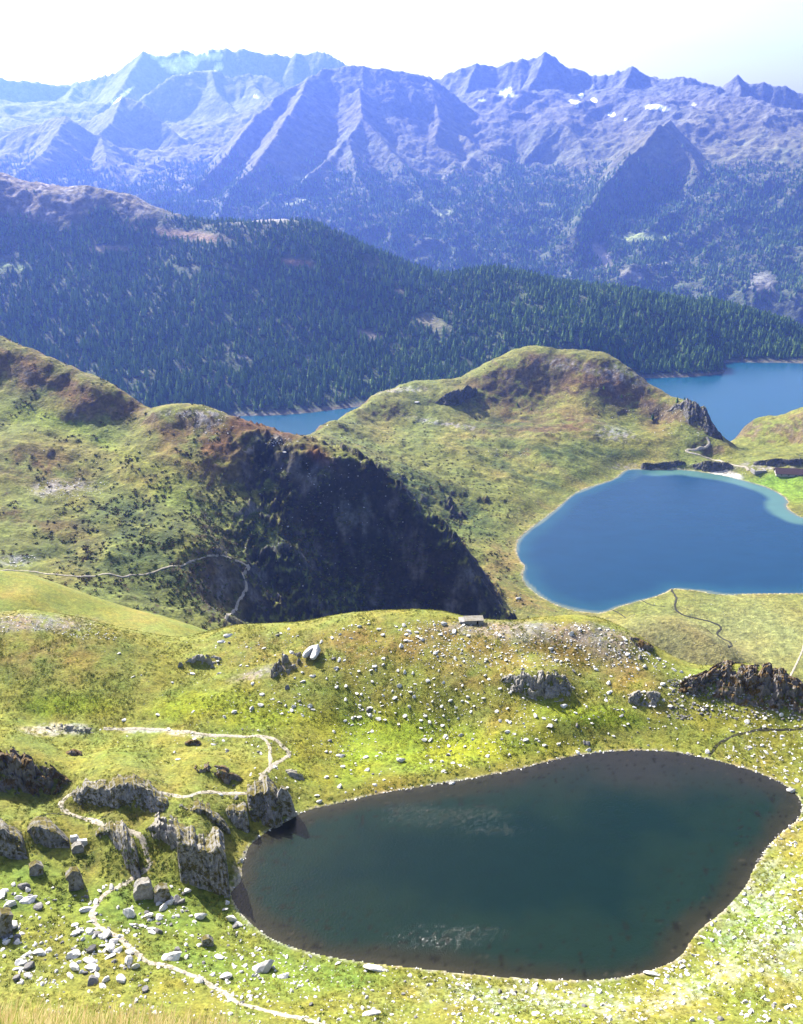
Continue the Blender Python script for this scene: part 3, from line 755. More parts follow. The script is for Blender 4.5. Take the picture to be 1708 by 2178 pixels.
tC = Terrain(-29, 29, 640, np.r_[np.linspace(1780, 3120, 250)[:-1], np.linspace(3120, 3700, 20)])
X, Y, RR = tC.X, tC.Y, tC.RR
Z = TPS(ptsC, 400.0, 2e-4)(X, Y)
Z += (ridged(X, Y, 260, 4, 201) * 12 + fbm(X, Y, 60, 4, 202) * 6) * sm(2, 60, Z)
PX, PY = project(X, Y, Z); OX, OY = PX * 1.12412, PY * 1.12412
high = sm(560, 470, OY + 60 * fbm(X, Y, 150, 3, 203)) * sm(900, 500, OX) + sm(480, 440, OY) * 0
Z += ridged(X, Y, 70, 5, 204, 0.6) * 11 * high
tC.Z = Z
PX, PY = project(X, Y, Z); OX, OY = PX * 1.12412, PY * 1.12412
WOB = fbm(X, Y, 120, 4, 251, 0.6)
g1 = fbm(X, Y, 160, 5, 261, 0.6); g2 = fbm(X, Y, 40, 4, 271, 0.65); g3 = fbm(X, Y, 14, 3, 281, 0.7)
C = np.zeros(X.shape + (3,)) + np.array((0.045, 0.07, 0.022))
C = mixc(C, (0.15, 0.14, 0.06), sm(0.0, 0.5, g2) * 0.6)
C = mixc(C, (0.15, 0.12, 0.055), np.clip(high, 0, 1))
C = mixc(C, (0.36, 0.32, 0.29), np.clip(high, 0, 1) * sm(0.0, 0.4, g2 + g3 * 0.6) * 0.9)
clear = np.zeros(X.shape)
for b, c in [((710,628,46,9,8), (0.30,0.17,0.08)), ((952,697,22,7,0), (0.30,0.24,0.10)), ((28,640,50,16,5), (0.20,0.26,0.07)), ((765,752,16,4,0), (0.3,0.24,0.12)), ((430,560,120,14,8), (0.26,0.17,0.10)),
             ((620,525,90,10,0), (0.42,0.36,0.32)), ((250,595,60,8,0), (0.26,0.2,0.12)),((1030,770,40,20,30),(0.2,0.19,0.1)),((880,800,50,14,10),(0.22,0.2,0.16))]:
    m = obl(b[0], b[1], b[2], b[3], 0.7, b[4], 0.5); C = mixc(C, c, m * 0.85); clear = np.maximum(clear, m)
C = mixc(C, (0.13, 0.12, 0.09), sm(7, 2, Z) * sm(-2, 0, Z))
tal = sm(0.15, 0.5, g2 + 0.6 * g3) * (obl(540, 760, 70, 90, 0.9, 30, 0.8) + obl(560, 870, 90, 60, 0.9, 20, 0.8) + obl(980, 780, 120, 60, 0.9, 0, 0.8))
tal = np.clip(tal, 0, 1); C = mixc(C, (0.22, 0.21, 0.19), tal * 0.7); clear = np.maximum(clear, tal * 0.8)
tC.clear = np.clip(clear * 0.9 + high * 0.85 + sm(8, 4, Z), 0, 1)
mat_C = ground_mat('forest_floor', 0.08, 0.03, 0.006, 0.55, 1.45, 6, 1.0, 0.06)
tC.build('wooded_hill', mat_C, C)
xs = [(-2600, 900), (2600, 900), (2600, 3100), (-2600, 3100)]
def grid_plane(name, x0, x1, y0, y1, z, mat, col, nx=40, ny=40):
    GX, GY = np.meshgrid(np.linspace(x0, x1, nx), np.linspace(y0, y1, ny))
    V = np.stack([GX, GY, np.full(GX.shape, z)], -1).reshape(-1, 3)
    return struct(link(name, mesh_np(name, V, grid_faces(ny, nx), mat, True, np.tile(np.array(col), (len(V), 1)))))
mat_wr = water_mat('reservoir_water', 0.25, 0.12, 0.8, 0.35, 0.30)
grid_plane('reservoir_water', -1700, 1700, 1150, 2800, 0.0, mat_wr, (0.004, 0.075, 0.130))

# =================================================================== D: the high range
def T1(*p): return p
ridgesD = [
 # far massif with the glacier
 (1.1, [(-80,160,11500),(0,167,11500),(30,175,11500),(75,175,11500),(120,184,11450),(165,178,11400),(200,172,11300),(250,155,11200),(280,135,11150),(305,112,11100),(320,120,11100),(350,122,11100),(390,109,11100),(415,120,11100),(450,110,11100),(480,106,11100),
    (500,112,11100),(520,106,11100),(550,119,11100),(590,119,11100),(620,124,11050),(632,114,11000),(645,119,11000),(670,112,11000),(695,114,10900),(720,130,10800),(750,146,10700),(800,165,10600)]),
 (0.8, [(305,112,11100),(270,170,10500),(240,215,9900),(170,260,9300)]),
 (0.8, [(165,178,11400),(140,220,10700),(90,270,10000)]),
 (0.85, [(310,205,9500),(360,167,9600),(415,155,9700),(450,152,9700),(490,165,9600),(530,160,9600),(565,165,9500),(600,185,9300),(640,215,9100)]),
 (0.85, [(450,152,9700),(460,200,9300),(500,240,8900),(530,262,8600)]),
 (0.85, [(530,160,9600),(545,190,9300),(570,215,9000)]),
 (0.9, [(150,270,8700),(185,262,8600),(230,235,8500),(260,210,8400),(300,220,8300),(325,240,8200),(345,265,8100),(380,292,7900)]),
 (0.85, [(260,210,8400),(240,260,8000),(200,300,7700)]),
 (0.8, [(-80,290,7800),(0,282,7700),(50,275,7600),(110,257,7500),(140,253,7400),(165,270,7350),(215,295,7300),(250,320,7200),(295,345,7100),(330,380,6900)]),
 (0.8, [(140,253,7400),(120,290,7100),(90,330,6800),(40,370,6500)]),
 (0.75, [(215,295,7300),(230,350,6800),(260,400,6400)]),
 (0.7, [(-80,330,6900),(20,350,6700),(80,380,6400)]),
 # central broad mountain
 (0.80, [(755,144,7300),(690,152,7250),(655,172,7150),(595,205,6950),(545,250,6700),(530,270,6600),(500,310,6350),(470,350,6100),(420,400,5800),(360,445,5500),(300,480,5200)]),
 (0.80, [(755,144,7300),(800,148,7300),(854,155,7350),(884,162,7400),(914,170,7500),(950,192,7500),(980,215,7450),(1020,250,7350),(1030,262,7250)]),
 (0.80, [(655,172,7150),(640,210,6800),(600,270,6400),(570,320,6100),(530,370,5800),(490,410,5550),(462,470,5200)]),
 (0.85, [(765,190,7000),(768,225,6800),(770,258,6600),(740,300,6350),(705,335,6150),(670,365,5950),(640,395,5800),(595,425,5600),(560,445,5400)]),
 (0.80, [(770,258,6600),(800,285,6450),(830,325,6250),(870,370,6000),(900,415,5750),(945,465,5400)]),
 (0.80, [(914,170,7500),(925,215,7200),(935,260,6900),(925,300,6650)]),
 (0.70, [(740,300,6350),(760,370,5900),(790,430,5500),(830,500,5100)]),
 (0.70, [(854,325,6700),(875,308,6700),(899,298,6700),(930,318,6600),(965,345,6450),(975,390,6100)]),
 (0.75, [(965,300,6900),(989,290,6850),(1014,318,6700),(1054,345,6500),(1094,390,6200),(1134,430,5900),(1160,480,5600)]),
 (0.70, [(1010,330,6650),(975,380,6200),(955,440,5800),(935,500,5400),(900,560,5000)]),
 # right hand range
 (1.0, [(924,174,8300),(969,156,8250),(984,150,8250),(1014,137,8250),(1059,145,8250),(1104,132,8200),(1139,129,8200),(1159,117,8150),(1179,125,8200),(1204,145,8200),(1234,152,8200),(1264,167,8200),(1304,161,8150),(1344,149,8100),
    (1364,160,8100),(1384,172,8100),(1414,177,8050),(1454,166,8000),(1479,172,8000),(1489,182,8000),(1539,187,7950),(1554,175,7900),(1569,167,7850),(1579,177,7850),(1629,184,7850),(1674,192,7850),(1708,205,7850),(1790,235,7800)]),
 (1.0, [(1159,117,8150),(1148,150,8000),(1130,180,7900),(1118,215,7750),(1105,240,7650)]),
 (1.0, [(1130,190,7850),(1150,205,7750),(1172,232,7600),(1175,245,7550)]),
 (1.0, [(1014,137,8250),(1000,170,8050),(990,200,7900)]),
 (0.9, [(1264,167,8200),(1262,190,8000),(1258,205,7900)]),
 (0.9, [(1344,149,8100),(1330,180,7900),(1325,195,7850)]),
 (0.9, [(1384,172,8100),(1400,195,7900),(1412,210,7800)]),
 (1.0, [(1454,166,8000),(1452,195,7800),(1450,230,7600)]),
 (0.95, [(1569,167,7850),(1576,200,7650),(1565,240,7450),(1590,262,7300),(1625,300,7050),(1655,335,6850),(1690,370,6600)]),
 (0.75, [(1100,275,7200),(1134,268,7150),(1170,262,7100),(1204,268,7050),(1228,300,6900),(1246,345,6650),(1255,365,6500)]),
 (1.0, [(1425,262,6500),(1404,272,6300),(1375,305,6150),(1330,345,5950),(1290,395,5700),(1255,440,5450),(1225,490,5200)]),
 (0.85, [(1404,272,6300),(1440,302,6250),(1470,335,6150),(1482,362,6050)]),
 (0.75, [(1540,380,6200),(1480,430,5800),(1420,460,5500),(1385,490,5300)]),
 (0.6, [(1708,380,6300),(1640,430,5900),(1560,490,5500),(1480,560,5000)]),
 (0.6, [(1800,480,5600),(1700,540,5200),(1600,600,4850)]),
 (0.6, [(1100,500,5400),(1050,560,5000),(1010,600,4800)]),
 (0.6, [(1250,500,5400),(1230,560,5050),(1200,620,4750)]),
]
baseD = []
for px, py, r in [(-120,460,5700),(-120,360,7000),(-120,300,8600),(-120,240,10200),(200,460,5700),(200,370,7000),(200,310,8600),(350,270,9200),(200,230,10400),(420,300,8400),(420,240,9600),(500,460,5500),(520,330,7400),(560,240,9000),
    (850,460,5500),(850,380,6500),(850,300,7500),(950,470,5500),(1000,300,7100),(950,540,5100),(1200,560,5200),(1200,460,5800),(1200,380,6500),(1200,320,6900),(1200,250,7400),(1050,230,7600),(1280,215,7800),(1500,560,5150),(1500,450,5700),(1350,510,5350),
    (1500,330,6500),(1500,260,7100),(1420,225,7500),(1640,300,6800),(1600,400,6000),(1800,560,5150),(1800,430,5900),(1850,330,6600),(1800,280,7300),(950,640,4700),(1300,650,4650),(1600,690,4500),(1800,700,4500),(700,560,4900),(300,520,5000),(-100,520,5000)]:
    baseD.append(at_r(px, py, r))
for a in (-26, -14, 0, 14, 26):
    for r, z in ((3900, -650), (12600, 500), (4400, -420)): baseD.append((math.sin(R(a)) * r, math.cos(R(a)) * r, z))
tD = Terrain(-26.5, 26.5, 820, np.r_[np.linspace(4000, 8500, 300)[:-1], np.linspace(8500, 12400, 130)])
X, Y, RR = tD.X, tD.Y, tD.RR
Zb = TPS(baseD, 1500.0, 1e-3)(X, Y)
Zb += fbm(X, Y, 900, 5, 301) * 90 + ridged(X, Y, 600, 5, 302) * 75
best = Zb.copy()
wx = X + fbm(X, Y, 500, 3, 303) * 70; wy = Y + fbm(X, Y, 500, 3, 304) * 70
for k, (s, pts) in enumerate(ridgesD):
    P3 = [at_r(*p) for p in pts]
    d0, tt = line_d(X, Y, P3); d1, _ = line_d(wx, wy, P3)
    d = np.where(d0 < 60, d0, d0 + (d1 - d0) * sm(60, 300, d0))
    L = np.r_[0, np.cumsum([math.hypot(P3[i + 1][0] - P3[i][0], P3[i + 1][1] - P3[i][1]) for i in range(len(P3) - 1)])]
    zc = np.interp(tt, L, [p[2] for p in P3])
    rib = ridged(tt, d * 0.12, 240, 4, 310 + k, 0.6)
    e = np.minimum(d, 420) * s + np.maximum(d - 420, 0) * s * 0.72
    z = zc - e + rib * (12 + 44 * sm(0, 350, d)) * min(1.0, s * 1.1) + noise(tt / 70, tt * 0 + 3.3, k) * 12 * sm(0.78, 1.0, s + tt * 0)
    hh = 14.0
    m = np.maximum(best, z); best = m + hh * np.exp(-np.abs(best - z) / hh) * 0.5 * (np.abs(best - z) < 80)
Z = best + ridged(X, Y, 190, 5, 305, 0.62) * 20 + fbm(X, Y, 60, 3, 306) * 9
tD.Z = Z
PX, PY = project(X, Y, Z)
gy, gx = np.gradient(Z, axis=0) / np.gradient(RR, axis=0), np.gradient(Z, axis=1) / (np.gradient(tD.A, axis=1) * RR)
slope = np.hypot(gx, gy)
WOB = fbm(X, Y, 300, 4, 351, 0.6)
g1 = fbm(X, Y, 500, 5, 361, 0.6); g2 = fbm(X, Y, 140, 4, 371, 0.65); g3 = fbm(X, Y, 45, 3, 381, 0.7)
C = np.zeros(X.shape + (3,)) + np.array((0.135, 0.135, 0.108))
C = mixc(C, (0.22, 0.215, 0.18), sm(0.0, 0.6, g2 + g3 * 0.5) * 0.7)
mead = sm(900, 500, Z + g1 * 250 + g2 * 120)
C = mixc(C, (0.135, 0.13, 0.055), mead * 0.9)
C = mixc(C, (0.15, 0.16, 0.07), mead * sm(0, 0.5, g2))
tree = sm(440, 240, Z + g1 * 190 + g2 * 130)
C = mixc(C, (0.07, 0.09, 0.04), tree * 0.9)
tree = tree * sm(1.4, 0.9, slope)
for b, c in [((1362,505,62,12,-3), (0.30,0.36,0.12)), ((940,452,30,9,0), (0.28,0.33,0.14)), ((962,531,18,9,0), (0.28,0.34,0.12)), ((1155,436,24,5,8), (0.28,0.30,0.14)), ((1280,545,14,34,-35), (0.36,0.33,0.26)), ((620,430,45,7,-12), (0.26,0.30,0.14)),
             ((640,378,35,7,-10), (0.26,0.28,0.14)), ((1620,600,34,28,0), (0.20,0.19,0.16)), ((1340,585,30,12,10), (0.3,0.3,0.22)), ((1215,560,20,5,0), (0.3,0.3,0.2)), ((1420,560,20,6,0), (0.3,0.3,0.2))]:
    m = blob(b[0], b[1], b[2], b[3], 0.5, b[4], 0.35); C = mixc(C, c, m * 0.9); tree = tree * (1 - m)
WOB = fbm(X, Y, 160, 4, 352, 0.6)
for b in [(390,139,38,19,-12),(425,122,34,10,-5),(352,132,16,10,0),(330,122,12,6,0),(465,143,12,8,-10),(462,120,14,9,0),(258,205,36,5,-38),(545,205,8,3,20),(1075,195,18,8,-30),(1084,203,22,4,0),(1027,213,9,3,0),(1222,217,16,4,12),(1236,203,7,6,0),(1230,226,8,3,0),
          (1264,214,8,5,20),(1301,244,8,4,0),(1331,253,4,3,0),(1395,227,26,6,3),(1409,230,18,5,5),(1380,228,12,3,0),(1476,223,6,3,0)]:
    C = mixc(C, (1.38, 1.36, 1.34), blob(b[0], b[1], b[2], b[3], 0.3, b[4], 0.3))
tD.tree = tree
mat_D = ground_mat('mountain_rock', 0.02, 0.008, 0.0016, 0.6, 1.4, 22, 1.0, 0.05)
tD.build('mountains', mat_D, C)

# =================================================================== haze
def box_mesh(name, x0, x1, y0, y1, z0, z1, mat):
    V = [(x, y, z) for z in (z0, z1) for y in (y0, y1) for x in (x0, x1)]
    F = [(0, 2, 3, 1), (4, 5, 7, 6), (0, 1, 5, 4), (2, 6, 7, 3), (0, 4, 6, 2), (1, 3, 7, 5)]
    return mesh_np(name, np.array(V), np.array(F), mat, False)
hm = bpy.data.materials.new('haze'); hm.use_nodes = True
ht = hm.node_tree; ht.nodes.remove(ht.nodes['Principled BSDF'])
pv = ht.nodes.new('ShaderNodeVolumePrincipled')
pv.inputs['Color'].default_value = (0.17, 0.30, 1.0, 1)
pv.inputs['Density'].default_value = 4.6e-5
pv.inputs['Anisotropy'].default_value = 0.5
ht.links.new(pv.outputs[0], ht.nodes['Material Output'].inputs['Volume'])
hz = stuff(link('haze', box_mesh('haze', -9500, 9500, -1500, 14000, -900, 1700, hm)))

# =================================================================== shared rock and stone makers
def rock_mat(name, c1, c2, moss, moss_amt, scale, stretch=None, bstr=0.9, bd=0.15):
    q = N(name)
    oi = q.t.nodes.new('ShaderNodeObjectInfo')
    n1 = q.noise(scale, 6, 0.7, stretch=stretch); n2 = q.noise(scale * 0.23, 3, 0.6)
    c = q.mix(q.mr(n1, 0.3, 0.7, 0, 1), c1, c2)
    c = q.mix(1.0, c, q.mr(oi.outputs['Random'], 0, 1, 0.8, 1.15), 'MULTIPLY')
    if moss_amt > 0:
        sx = q.t.nodes.new('ShaderNodeSeparateXYZ'); q.l(q.geo.outputs['Normal'], sx.inputs[0])
        up = q.math('MULTIPLY', q.mr(sx.outputs[2], 0.45, 0.85, 0, 1), q.mr(n2, 0.35, 0.6, 0.2, 1))
        mn = q.noise(scale * 0.8, 4, 0.7)
        up = q.math('MAXIMUM', up, q.math('MULTIPLY', q.mr(q.noise(scale * 0.35, 4, 0.75), 0.50, 0.58, 0, 1), 0.75))
        mc = q.mix(q.mr(mn, 0.35, 0.65, 0, 1), moss, tuple(v * 0.45 for v in moss))
        c = q.mix(q.math('MULTIPLY', up, moss_amt), c, mc)
    q.col(c)
    q.bump(n1, bstr, bd)
    return q.m
mat_slate = rock_mat('slate', (0.09, 0.088, 0.092), (0.30, 0.295, 0.29), (0.10, 0.085, 0.02), 1.3, 2.6, (1, 1, 0.35))
mat_slate_brown = rock_mat('mossy_slate', (0.06, 0.055, 0.055), (0.18, 0.17, 0.16), (0.10, 0.065, 0.022), 1.5, 1.6, (1, 1, 0.5))
mat_palerock = rock_mat('pale_rock', (0.13, 0.125, 0.12), (0.29, 0.28, 0.26), (0.11, 0.09, 0.025), 0.5, 2.5)
mat_stone = rock_mat('stone', (0.32, 0.31, 0.295), (0.56, 0.55, 0.525), (0.4, 0.4, 0.3), 0.0, 3.0, bd=0.06)
mat_stone_dark = rock_mat('dark_stone', (0.07, 0.068, 0.07), (0.18, 0.175, 0.17), (0.3, 0.28, 0.2), 0.0, 3.0, bd=0.08)
mat_cliffB = rock_mat('far_rock', (0.05, 0.047, 0.05), (0.14, 0.135, 0.13), (0.065, 0.065, 0.02), 1.4, 0.35, (1, 1, 0.5), bd=1.2)

def rock_mesh(name, seed, mat, flat=0.5, cuts=9, sub=3, elong=1.0):
    """an angular stone: a ball trimmed by random planes, split into facets"""
    import bmesh
    r = np.random.default_rng(seed)
    bm = bmesh.new(); bmesh.ops.create_icosphere(bm, subdivisions=sub, radius=1.0)
    V = np.array([v.co[:] for v in bm.verts])
    for k in range(cuts):
        n = r.normal(size=3); n /= np.linalg.norm(n)
        dd = r.uniform(0.45, 0.8)
        t = V @ n - dd
        V = V - np.maximum(t, 0)[:, None] * n * 0.97
    V += r.normal(size=V.shape) * 0.012
    V *= np.array([elong, 1.0 / math.sqrt(elong), flat])
    V /= np.abs(V[:, :2]).max()
    for v, c in zip(bm.verts, V): v.co = c
    me = bpy.data.meshes.new(name); bm.to_mesh(me); bm.free(); me.materials.append(mat)
    return me

def ribbon(name, terr, pts, w, mat, lift=0.05, step=0.4, rag=0.42, seed=0, world_pts=False, color=None):
    if not world_pts:
        p = np.array(pts, float); x, y, z = terr.pick(p[:, 0], p[:, 1]); ok = ~np.isnan(x); W = np.stack([x[ok], y[ok]], 1)
    else: W = np.array(pts, float)
    W = smooth_poly(W, 2, closed=False)
    L = np.r_[0, np.cumsum(np.hypot(*np.diff(W, axis=0).T))]
    n = int(L[-1] / step) + 2; t = np.linspace(0, L[-1], n)
    x = np.interp(t, L, W[:, 0]); y = np.interp(t, L, W[:, 1])
    tx, ty = np.gradient(x), np.gradient(y); q = np.hypot(tx, ty) + 1e-9; nx, ny = -ty / q, tx / q
    k = 7
    cols = []
    ww = w * (1 + rag * 1.2 * noise(t / (w * 3), t * 0, seed))
    wob = w * 0.3 * noise(t / (w * 4), t * 0 + 9, seed + 1)
    for j in range(k):
        s_ = (j / (k - 1) - 0.5) * ww + wob
        if j in (0, k - 1): s_ = s_ + rag * w * noise(t / (w * 0.5), t * 0 + j, seed + 2 + j)
        X_, Y_ = x + nx * s_, y + ny * s_
        Z_ = terr.h(X_, Y_) + lift * (1 if 0 < j < k - 1 else -1.0)
        cols.append(np.stack([X_, Y_, Z_], 1))
    V = np.stack(cols, 1).reshape(-1, 3)
    me = mesh_np(name, V, grid_faces(n, k), mat, True)
    return struct(link(name, me))

def earth_mat(name, c1, c2, scale, bd):
    q = N(name); n1 = q.noise(scale, 5, 0.7)
    q.col(q.mix(q.mr(n1, 0.35, 0.65, 0, 1), c1, c2)); q.bump(n1, 0.8, bd); return q.m
mat_path = earth_mat('trodden_path', (0.17, 0.15, 0.115), (0.34, 0.31, 0.25), 2.5, 0.08)
mat_path_far = earth_mat('gravel_path', (0.20, 0.175, 0.13), (0.33, 0.30, 0.24), 0.5, 0.1)
mat_brook = earth_mat('brook_bed', (0.012, 0.013, 0.010), (0.035, 0.035, 0.022), 1.2, 0.05)

def t3(*p): return [(a * 0.5, 1556.9 + b * 0.5) for a, b in p]
def t1b(*p): return [(a * 0.5, 1067.6 + b * 0.5) for a, b in p]
def t2b(*p): return [(854 + a * 0.5, 1067.6 + b * 0.5) for a, b in p]
def tsh(*p): return [((1620 + a * 0.1756) / 1.12412, (1020 + b * 0.1756) / 1.12412) for a, b in p]

ribbon('footpath', tA, t3((1480,1280),(1370,1242),(1250,1210),(1100,1180),(1010,1150),(940,1100),(870,1060),(780,1020),(700,990),(640,985),(590,950),(545,910),(510,870),(455,850),(410,830),(395,790),(400,750),(430,700),(490,665),(560,625),(620,590),(640,560)), 1.0, mat_path, seed=1)
ribbon('footpath', tA, t3((640,565),(625,500),(605,450),(540,415),(430,395),(360,365),(290,345),(255,320),(265,290),(320,250),(400,222),(450,213)), 1.15, mat_path, seed=3)
ribbon('footpath', tA, t3((640,245),(730,268),(790,277),(850,258),(940,255),(1040,262),(1075,250),(1110,230),(1115,190),(1150,150),(1210,110),(1238,95),(1200,60),(1170,25),(1090,18),(950,15),(850,10),(750,-5),(650,-15),(520,-12),(440,-15)), 1.1, mat_path, seed=5, rag=0.35)
ribbon('footpath', tA, t3((1105,215),(1135,200),(1130,175),(1100,180)), 0.7, mat_path, seed=6)
ribbon('footpath', tA, t3((1150,150),(1150,90),(1140,40),(1110,22)), 0.8, mat_path, seed=8, rag=0.4)
ribbon('footpath', tB, t1b((-80,285),(0,300),(120,290),(250,315),(400,318),(580,312),(650,300),(720,280),(800,255),(860,238),(920,230),(1000,248),(1060,270)), 1.3, mat_path_far, 0.25, 1.5, 0.3, 7)
ribbon('footpath', tB, t1b((1060,270),(1028,298),(1052,350),(1040,390),(1000,445),(960,500)), 1.9, mat_path_far, 0.25, 1.5, 0.3, 9)
ribbon('gravel_track', tB, tsh((395,140),(415,170),(435,210),(430,250),(380,285),(250,310),(90,325),(180,365),(330,400),(480,435),(620,475),(700,510),(850,540),(940,550),(960,600)), 4.2, mat_path_far, 0.4, 2, 0.2, 11)
ribbon('gravel_track', tB, tsh((690,500),(665,560),(640,620),(650,640)), 6.0, mat_path_far, 0.4, 2, 0.3, 13)
ribbon('footpath', tB, t2b((1720,590),(1690,670),(1660,730),(1635,780)), 1.6, mat_path_far, 0.2, 2, 0.3, 15)
ribbon('brook', tA, [(1509,1609),(1516,1596),(1524,1587),(1554,1567),(1580,1560),(1604,1552),(1654,1550),(1720,1548)], 0.75, mat_brook, 0.04, 0.4, 0.5, 17)
ribbon('brook', tB, t2b((1150,372),(1172,410),(1158,450),(1190,480),(1250,495),(1320,510),(1368,535),(1338,555),(1360,580),(1412,600),(1390,620)), 2.2, mat_brook, 0.2, 1.2, 0.3, 19)
ribbon('brook', tB, t2b((1000,410),(1060,440),(1120,445)), 1.2, mat_brook, 0.2, 1.2, 0.3, 20)
ribbon('brook', tB, t2b((870,455),(930,470),(1000,478)), 1.2, mat_brook, 0.2, 1.2, 0.3, 21)
ribbon('brook', tA, t3((150,370),(220,345),(290,350),(350,372),(400,378),(440,365),(470,345)), 0.35, mat_brook, 0.03, 0.3, 0.5, 22)

# =================================================================== outcrops
MM = {'slate': mat_slate, 'brown': mat_slate_brown, 'pale': mat_palerock}
for k, (nm, ctrl, m, lab) in enumerate(OC):
    low = nm in ('slab',)
    outcrop(nm, planA[k], MM[m], lab, lean=OCL(nm), seed=400 + k * 13, cell=0.26, strength=0.6 if low else 1.0,
            frag=0.55 if low else (0.35 if m != 'slate' else 0.0), stripe=1.0 if m == 'slate' else 0.5)
for k, (ctrl, lab) in enumerate(OCB):
    outcrop('bluff', planB[k], mat_cliffB, lab, lean=0.6, seed=700 + k * 13, cell=1.3, strength=0.8, stripe=0.6, frag=0.15)

# pointed slab by the lake
def solid(name, base_px, apex_y, width_px, thick, mat, label, seed, terr=None, lean=0.15, skew=0.0, pts=None):
    """angular standing block seated on the ground"""
    terr = terr or tA
    x, y, z = [float(v[0]) for v in terr.pick(base_px[0], base_px[1])]
    d = math.sqrt(x * x + y * y + (z - CAM_Z) ** 2)
    w = width_px * d / FD
    r = math.hypot(x, y); _, _, uz = ray(base_px[0], apex_y)
    h = (CAM_Z + uz * r - z) / (1 - lean * uz)
    rr = np.random.default_rng(seed)
    import bmesh
    bm = bmesh.new()
    prof = pts or [(-0.5, 0.0), (-0.52, 0.45), (-0.28, 0.85), (0.0, 1.0), (0.3, 0.72), (0.5, 0.35), (0.48, 0.0)]
    fr, bk = [], []
    for (u, v) in prof:
        fr.append(bm.verts.new((u * w, lean * h * v - thick * 0.5 * (1 - 0.4 * v), v * h - (0.5 if v == 0 else 0))))
        bk.append(bm.verts.new((u * w * 0.92 + skew, lean * h * v + thick * 0.5 * (1 - 0.3 * v), v * h * 0.96 - (0.5 if v == 0 else 0))))
    bm.faces.new(fr); bm.faces.new(bk[::-1])
    n = len(fr)
    for i in range(n): bm.faces.new((fr[i], bk[i], bk[(i + 1) % n], fr[(i + 1) % n]))
    bmesh.ops.recalc_face_normals(bm, faces=bm.faces)
    bmesh.ops.triangulate(bm, faces=bm.faces)
    bmesh.ops.subdivide_edges(bm, edges=bm.edges, cuts=3, use_grid_fill=True)
    bmesh.ops.triangulate(bm, faces=bm.faces)
    for v in bm.verts:
        q = noise(np.array([v.co.x * 2.2 + seed]), np.array([v.co.z * 0.7 + v.co.y]), seed)[0]
        q2 = noise(np.array([v.co.x * 5]), np.array([v.co.z * 2 + v.co.y * 3]), seed + 1)[0]
        v.co += Vector((q * 0.12, -q * 0.2 - q2 * 0.09, q2 * 0.06)) * max(w, 1.2) * 0.45
    me = bpy.data.meshes.new(name); bm.to_mesh(me); bm.free(); me.materials.append(mat)
    o = link(name, me); o.location = (x, y, z); o.rotation_euler.z = -math.atan2(x, y)
    return tag(o, label, 'rock')
solid('pointed_rock', (606, 1728), 1672, 44, 1.6, mat_slate, 'tall pointed slate slab rising above the fluted buttress at the lake', 31, pts=[(-0.5, 0), (-0.4, 0.5), (-0.12, 1.0), (0.12, 0.92), (0.38, 0.45), (0.5, 0)])
solid('standing_rock', (161, 1885), 1845, 30, 2.2, mat_slate, 'dark split boulder standing upright with a pale sloping top', 33, pts=[(-0.45, 0), (-0.35, 0.5), (-0.5, 0.75), (-0.05, 1.0), (0.3, 0.9), (0.5, 0.3), (0.42, 0)])
solid('rock', (78, 1856), 1832, 26, 1.8, mat_slate, 'dark ribbed block leaning in the scrub left of the split boulder', 35, pts=[(-0.5, 0), (-0.45, 0.8), (0.1, 1.0), (0.5, 0.6), (0.4, 0)])
solid('rock', (306, 1903), 1872, 36, 2.4, mat_palerock, 'rounded grey boulder just below the path, left of its darker neighbour', 37, pts=[(-0.5, 0), (-0.5, 0.5), (-0.2, 1.0), (0.35, 0.95), (0.5, 0.5), (0.42, 0)])
solid('rock', (345, 1909), 1882, 32, 2.2, mat_slate, 'darker boulder just below the path, right of the rounded grey one', 39, pts=[(-0.5, 0), (-0.45, 0.6), (-0.1, 1.0), (0.4, 0.8), (0.5, 0)])
solid('rock', (6, 1985), 1935, 44, 2.6, mat_slate, 'large dark slab tilted up at the left edge among white stones', 41, pts=[(-0.5, 0), (-0.5, 0.4), (0.1, 1.0), (0.5, 0.8), (0.3, 0)])
solid('rock', (166, 1808), 1793, 22, 1.6, mat_palerock, 'squat grey block under the two pale blocks on the heathy bank', 43, pts=[(-0.5, 0), (-0.5, 0.6), (-0.2, 1.0), (0.3, 0.95), (0.5, 0.5), (0.4, 0)])
solid('rock', (176, 1796), 1784, 18, 1.0, mat_stone, 'pale oblong block, right one of the two on the heathy bank', 45, pts=[(-0.5, 0.3), (-0.5, 0.8), (-0.4, 1.0), (0.5, 0.7), (0.5, 0), (0, 0)])
solid('rock', (160, 1790), 1776, 17, 1.0, mat_stone, 'pale square block, left one of the two on the heathy bank', 47, pts=[(-0.5, 0.3), (-0.4, 1.0), (0.3, 0.9), (0.5, 0.5), (0.4, 0)])
solid('rock', (440, 2008), 1992, 26, 1.4, mat_slate, 'grey angular block right of the path in the green hollow', 49, pts=[(-0.5, 0), (-0.3, 0.9), (0.2, 1.0), (0.5, 0.4), (0.4, 0)])

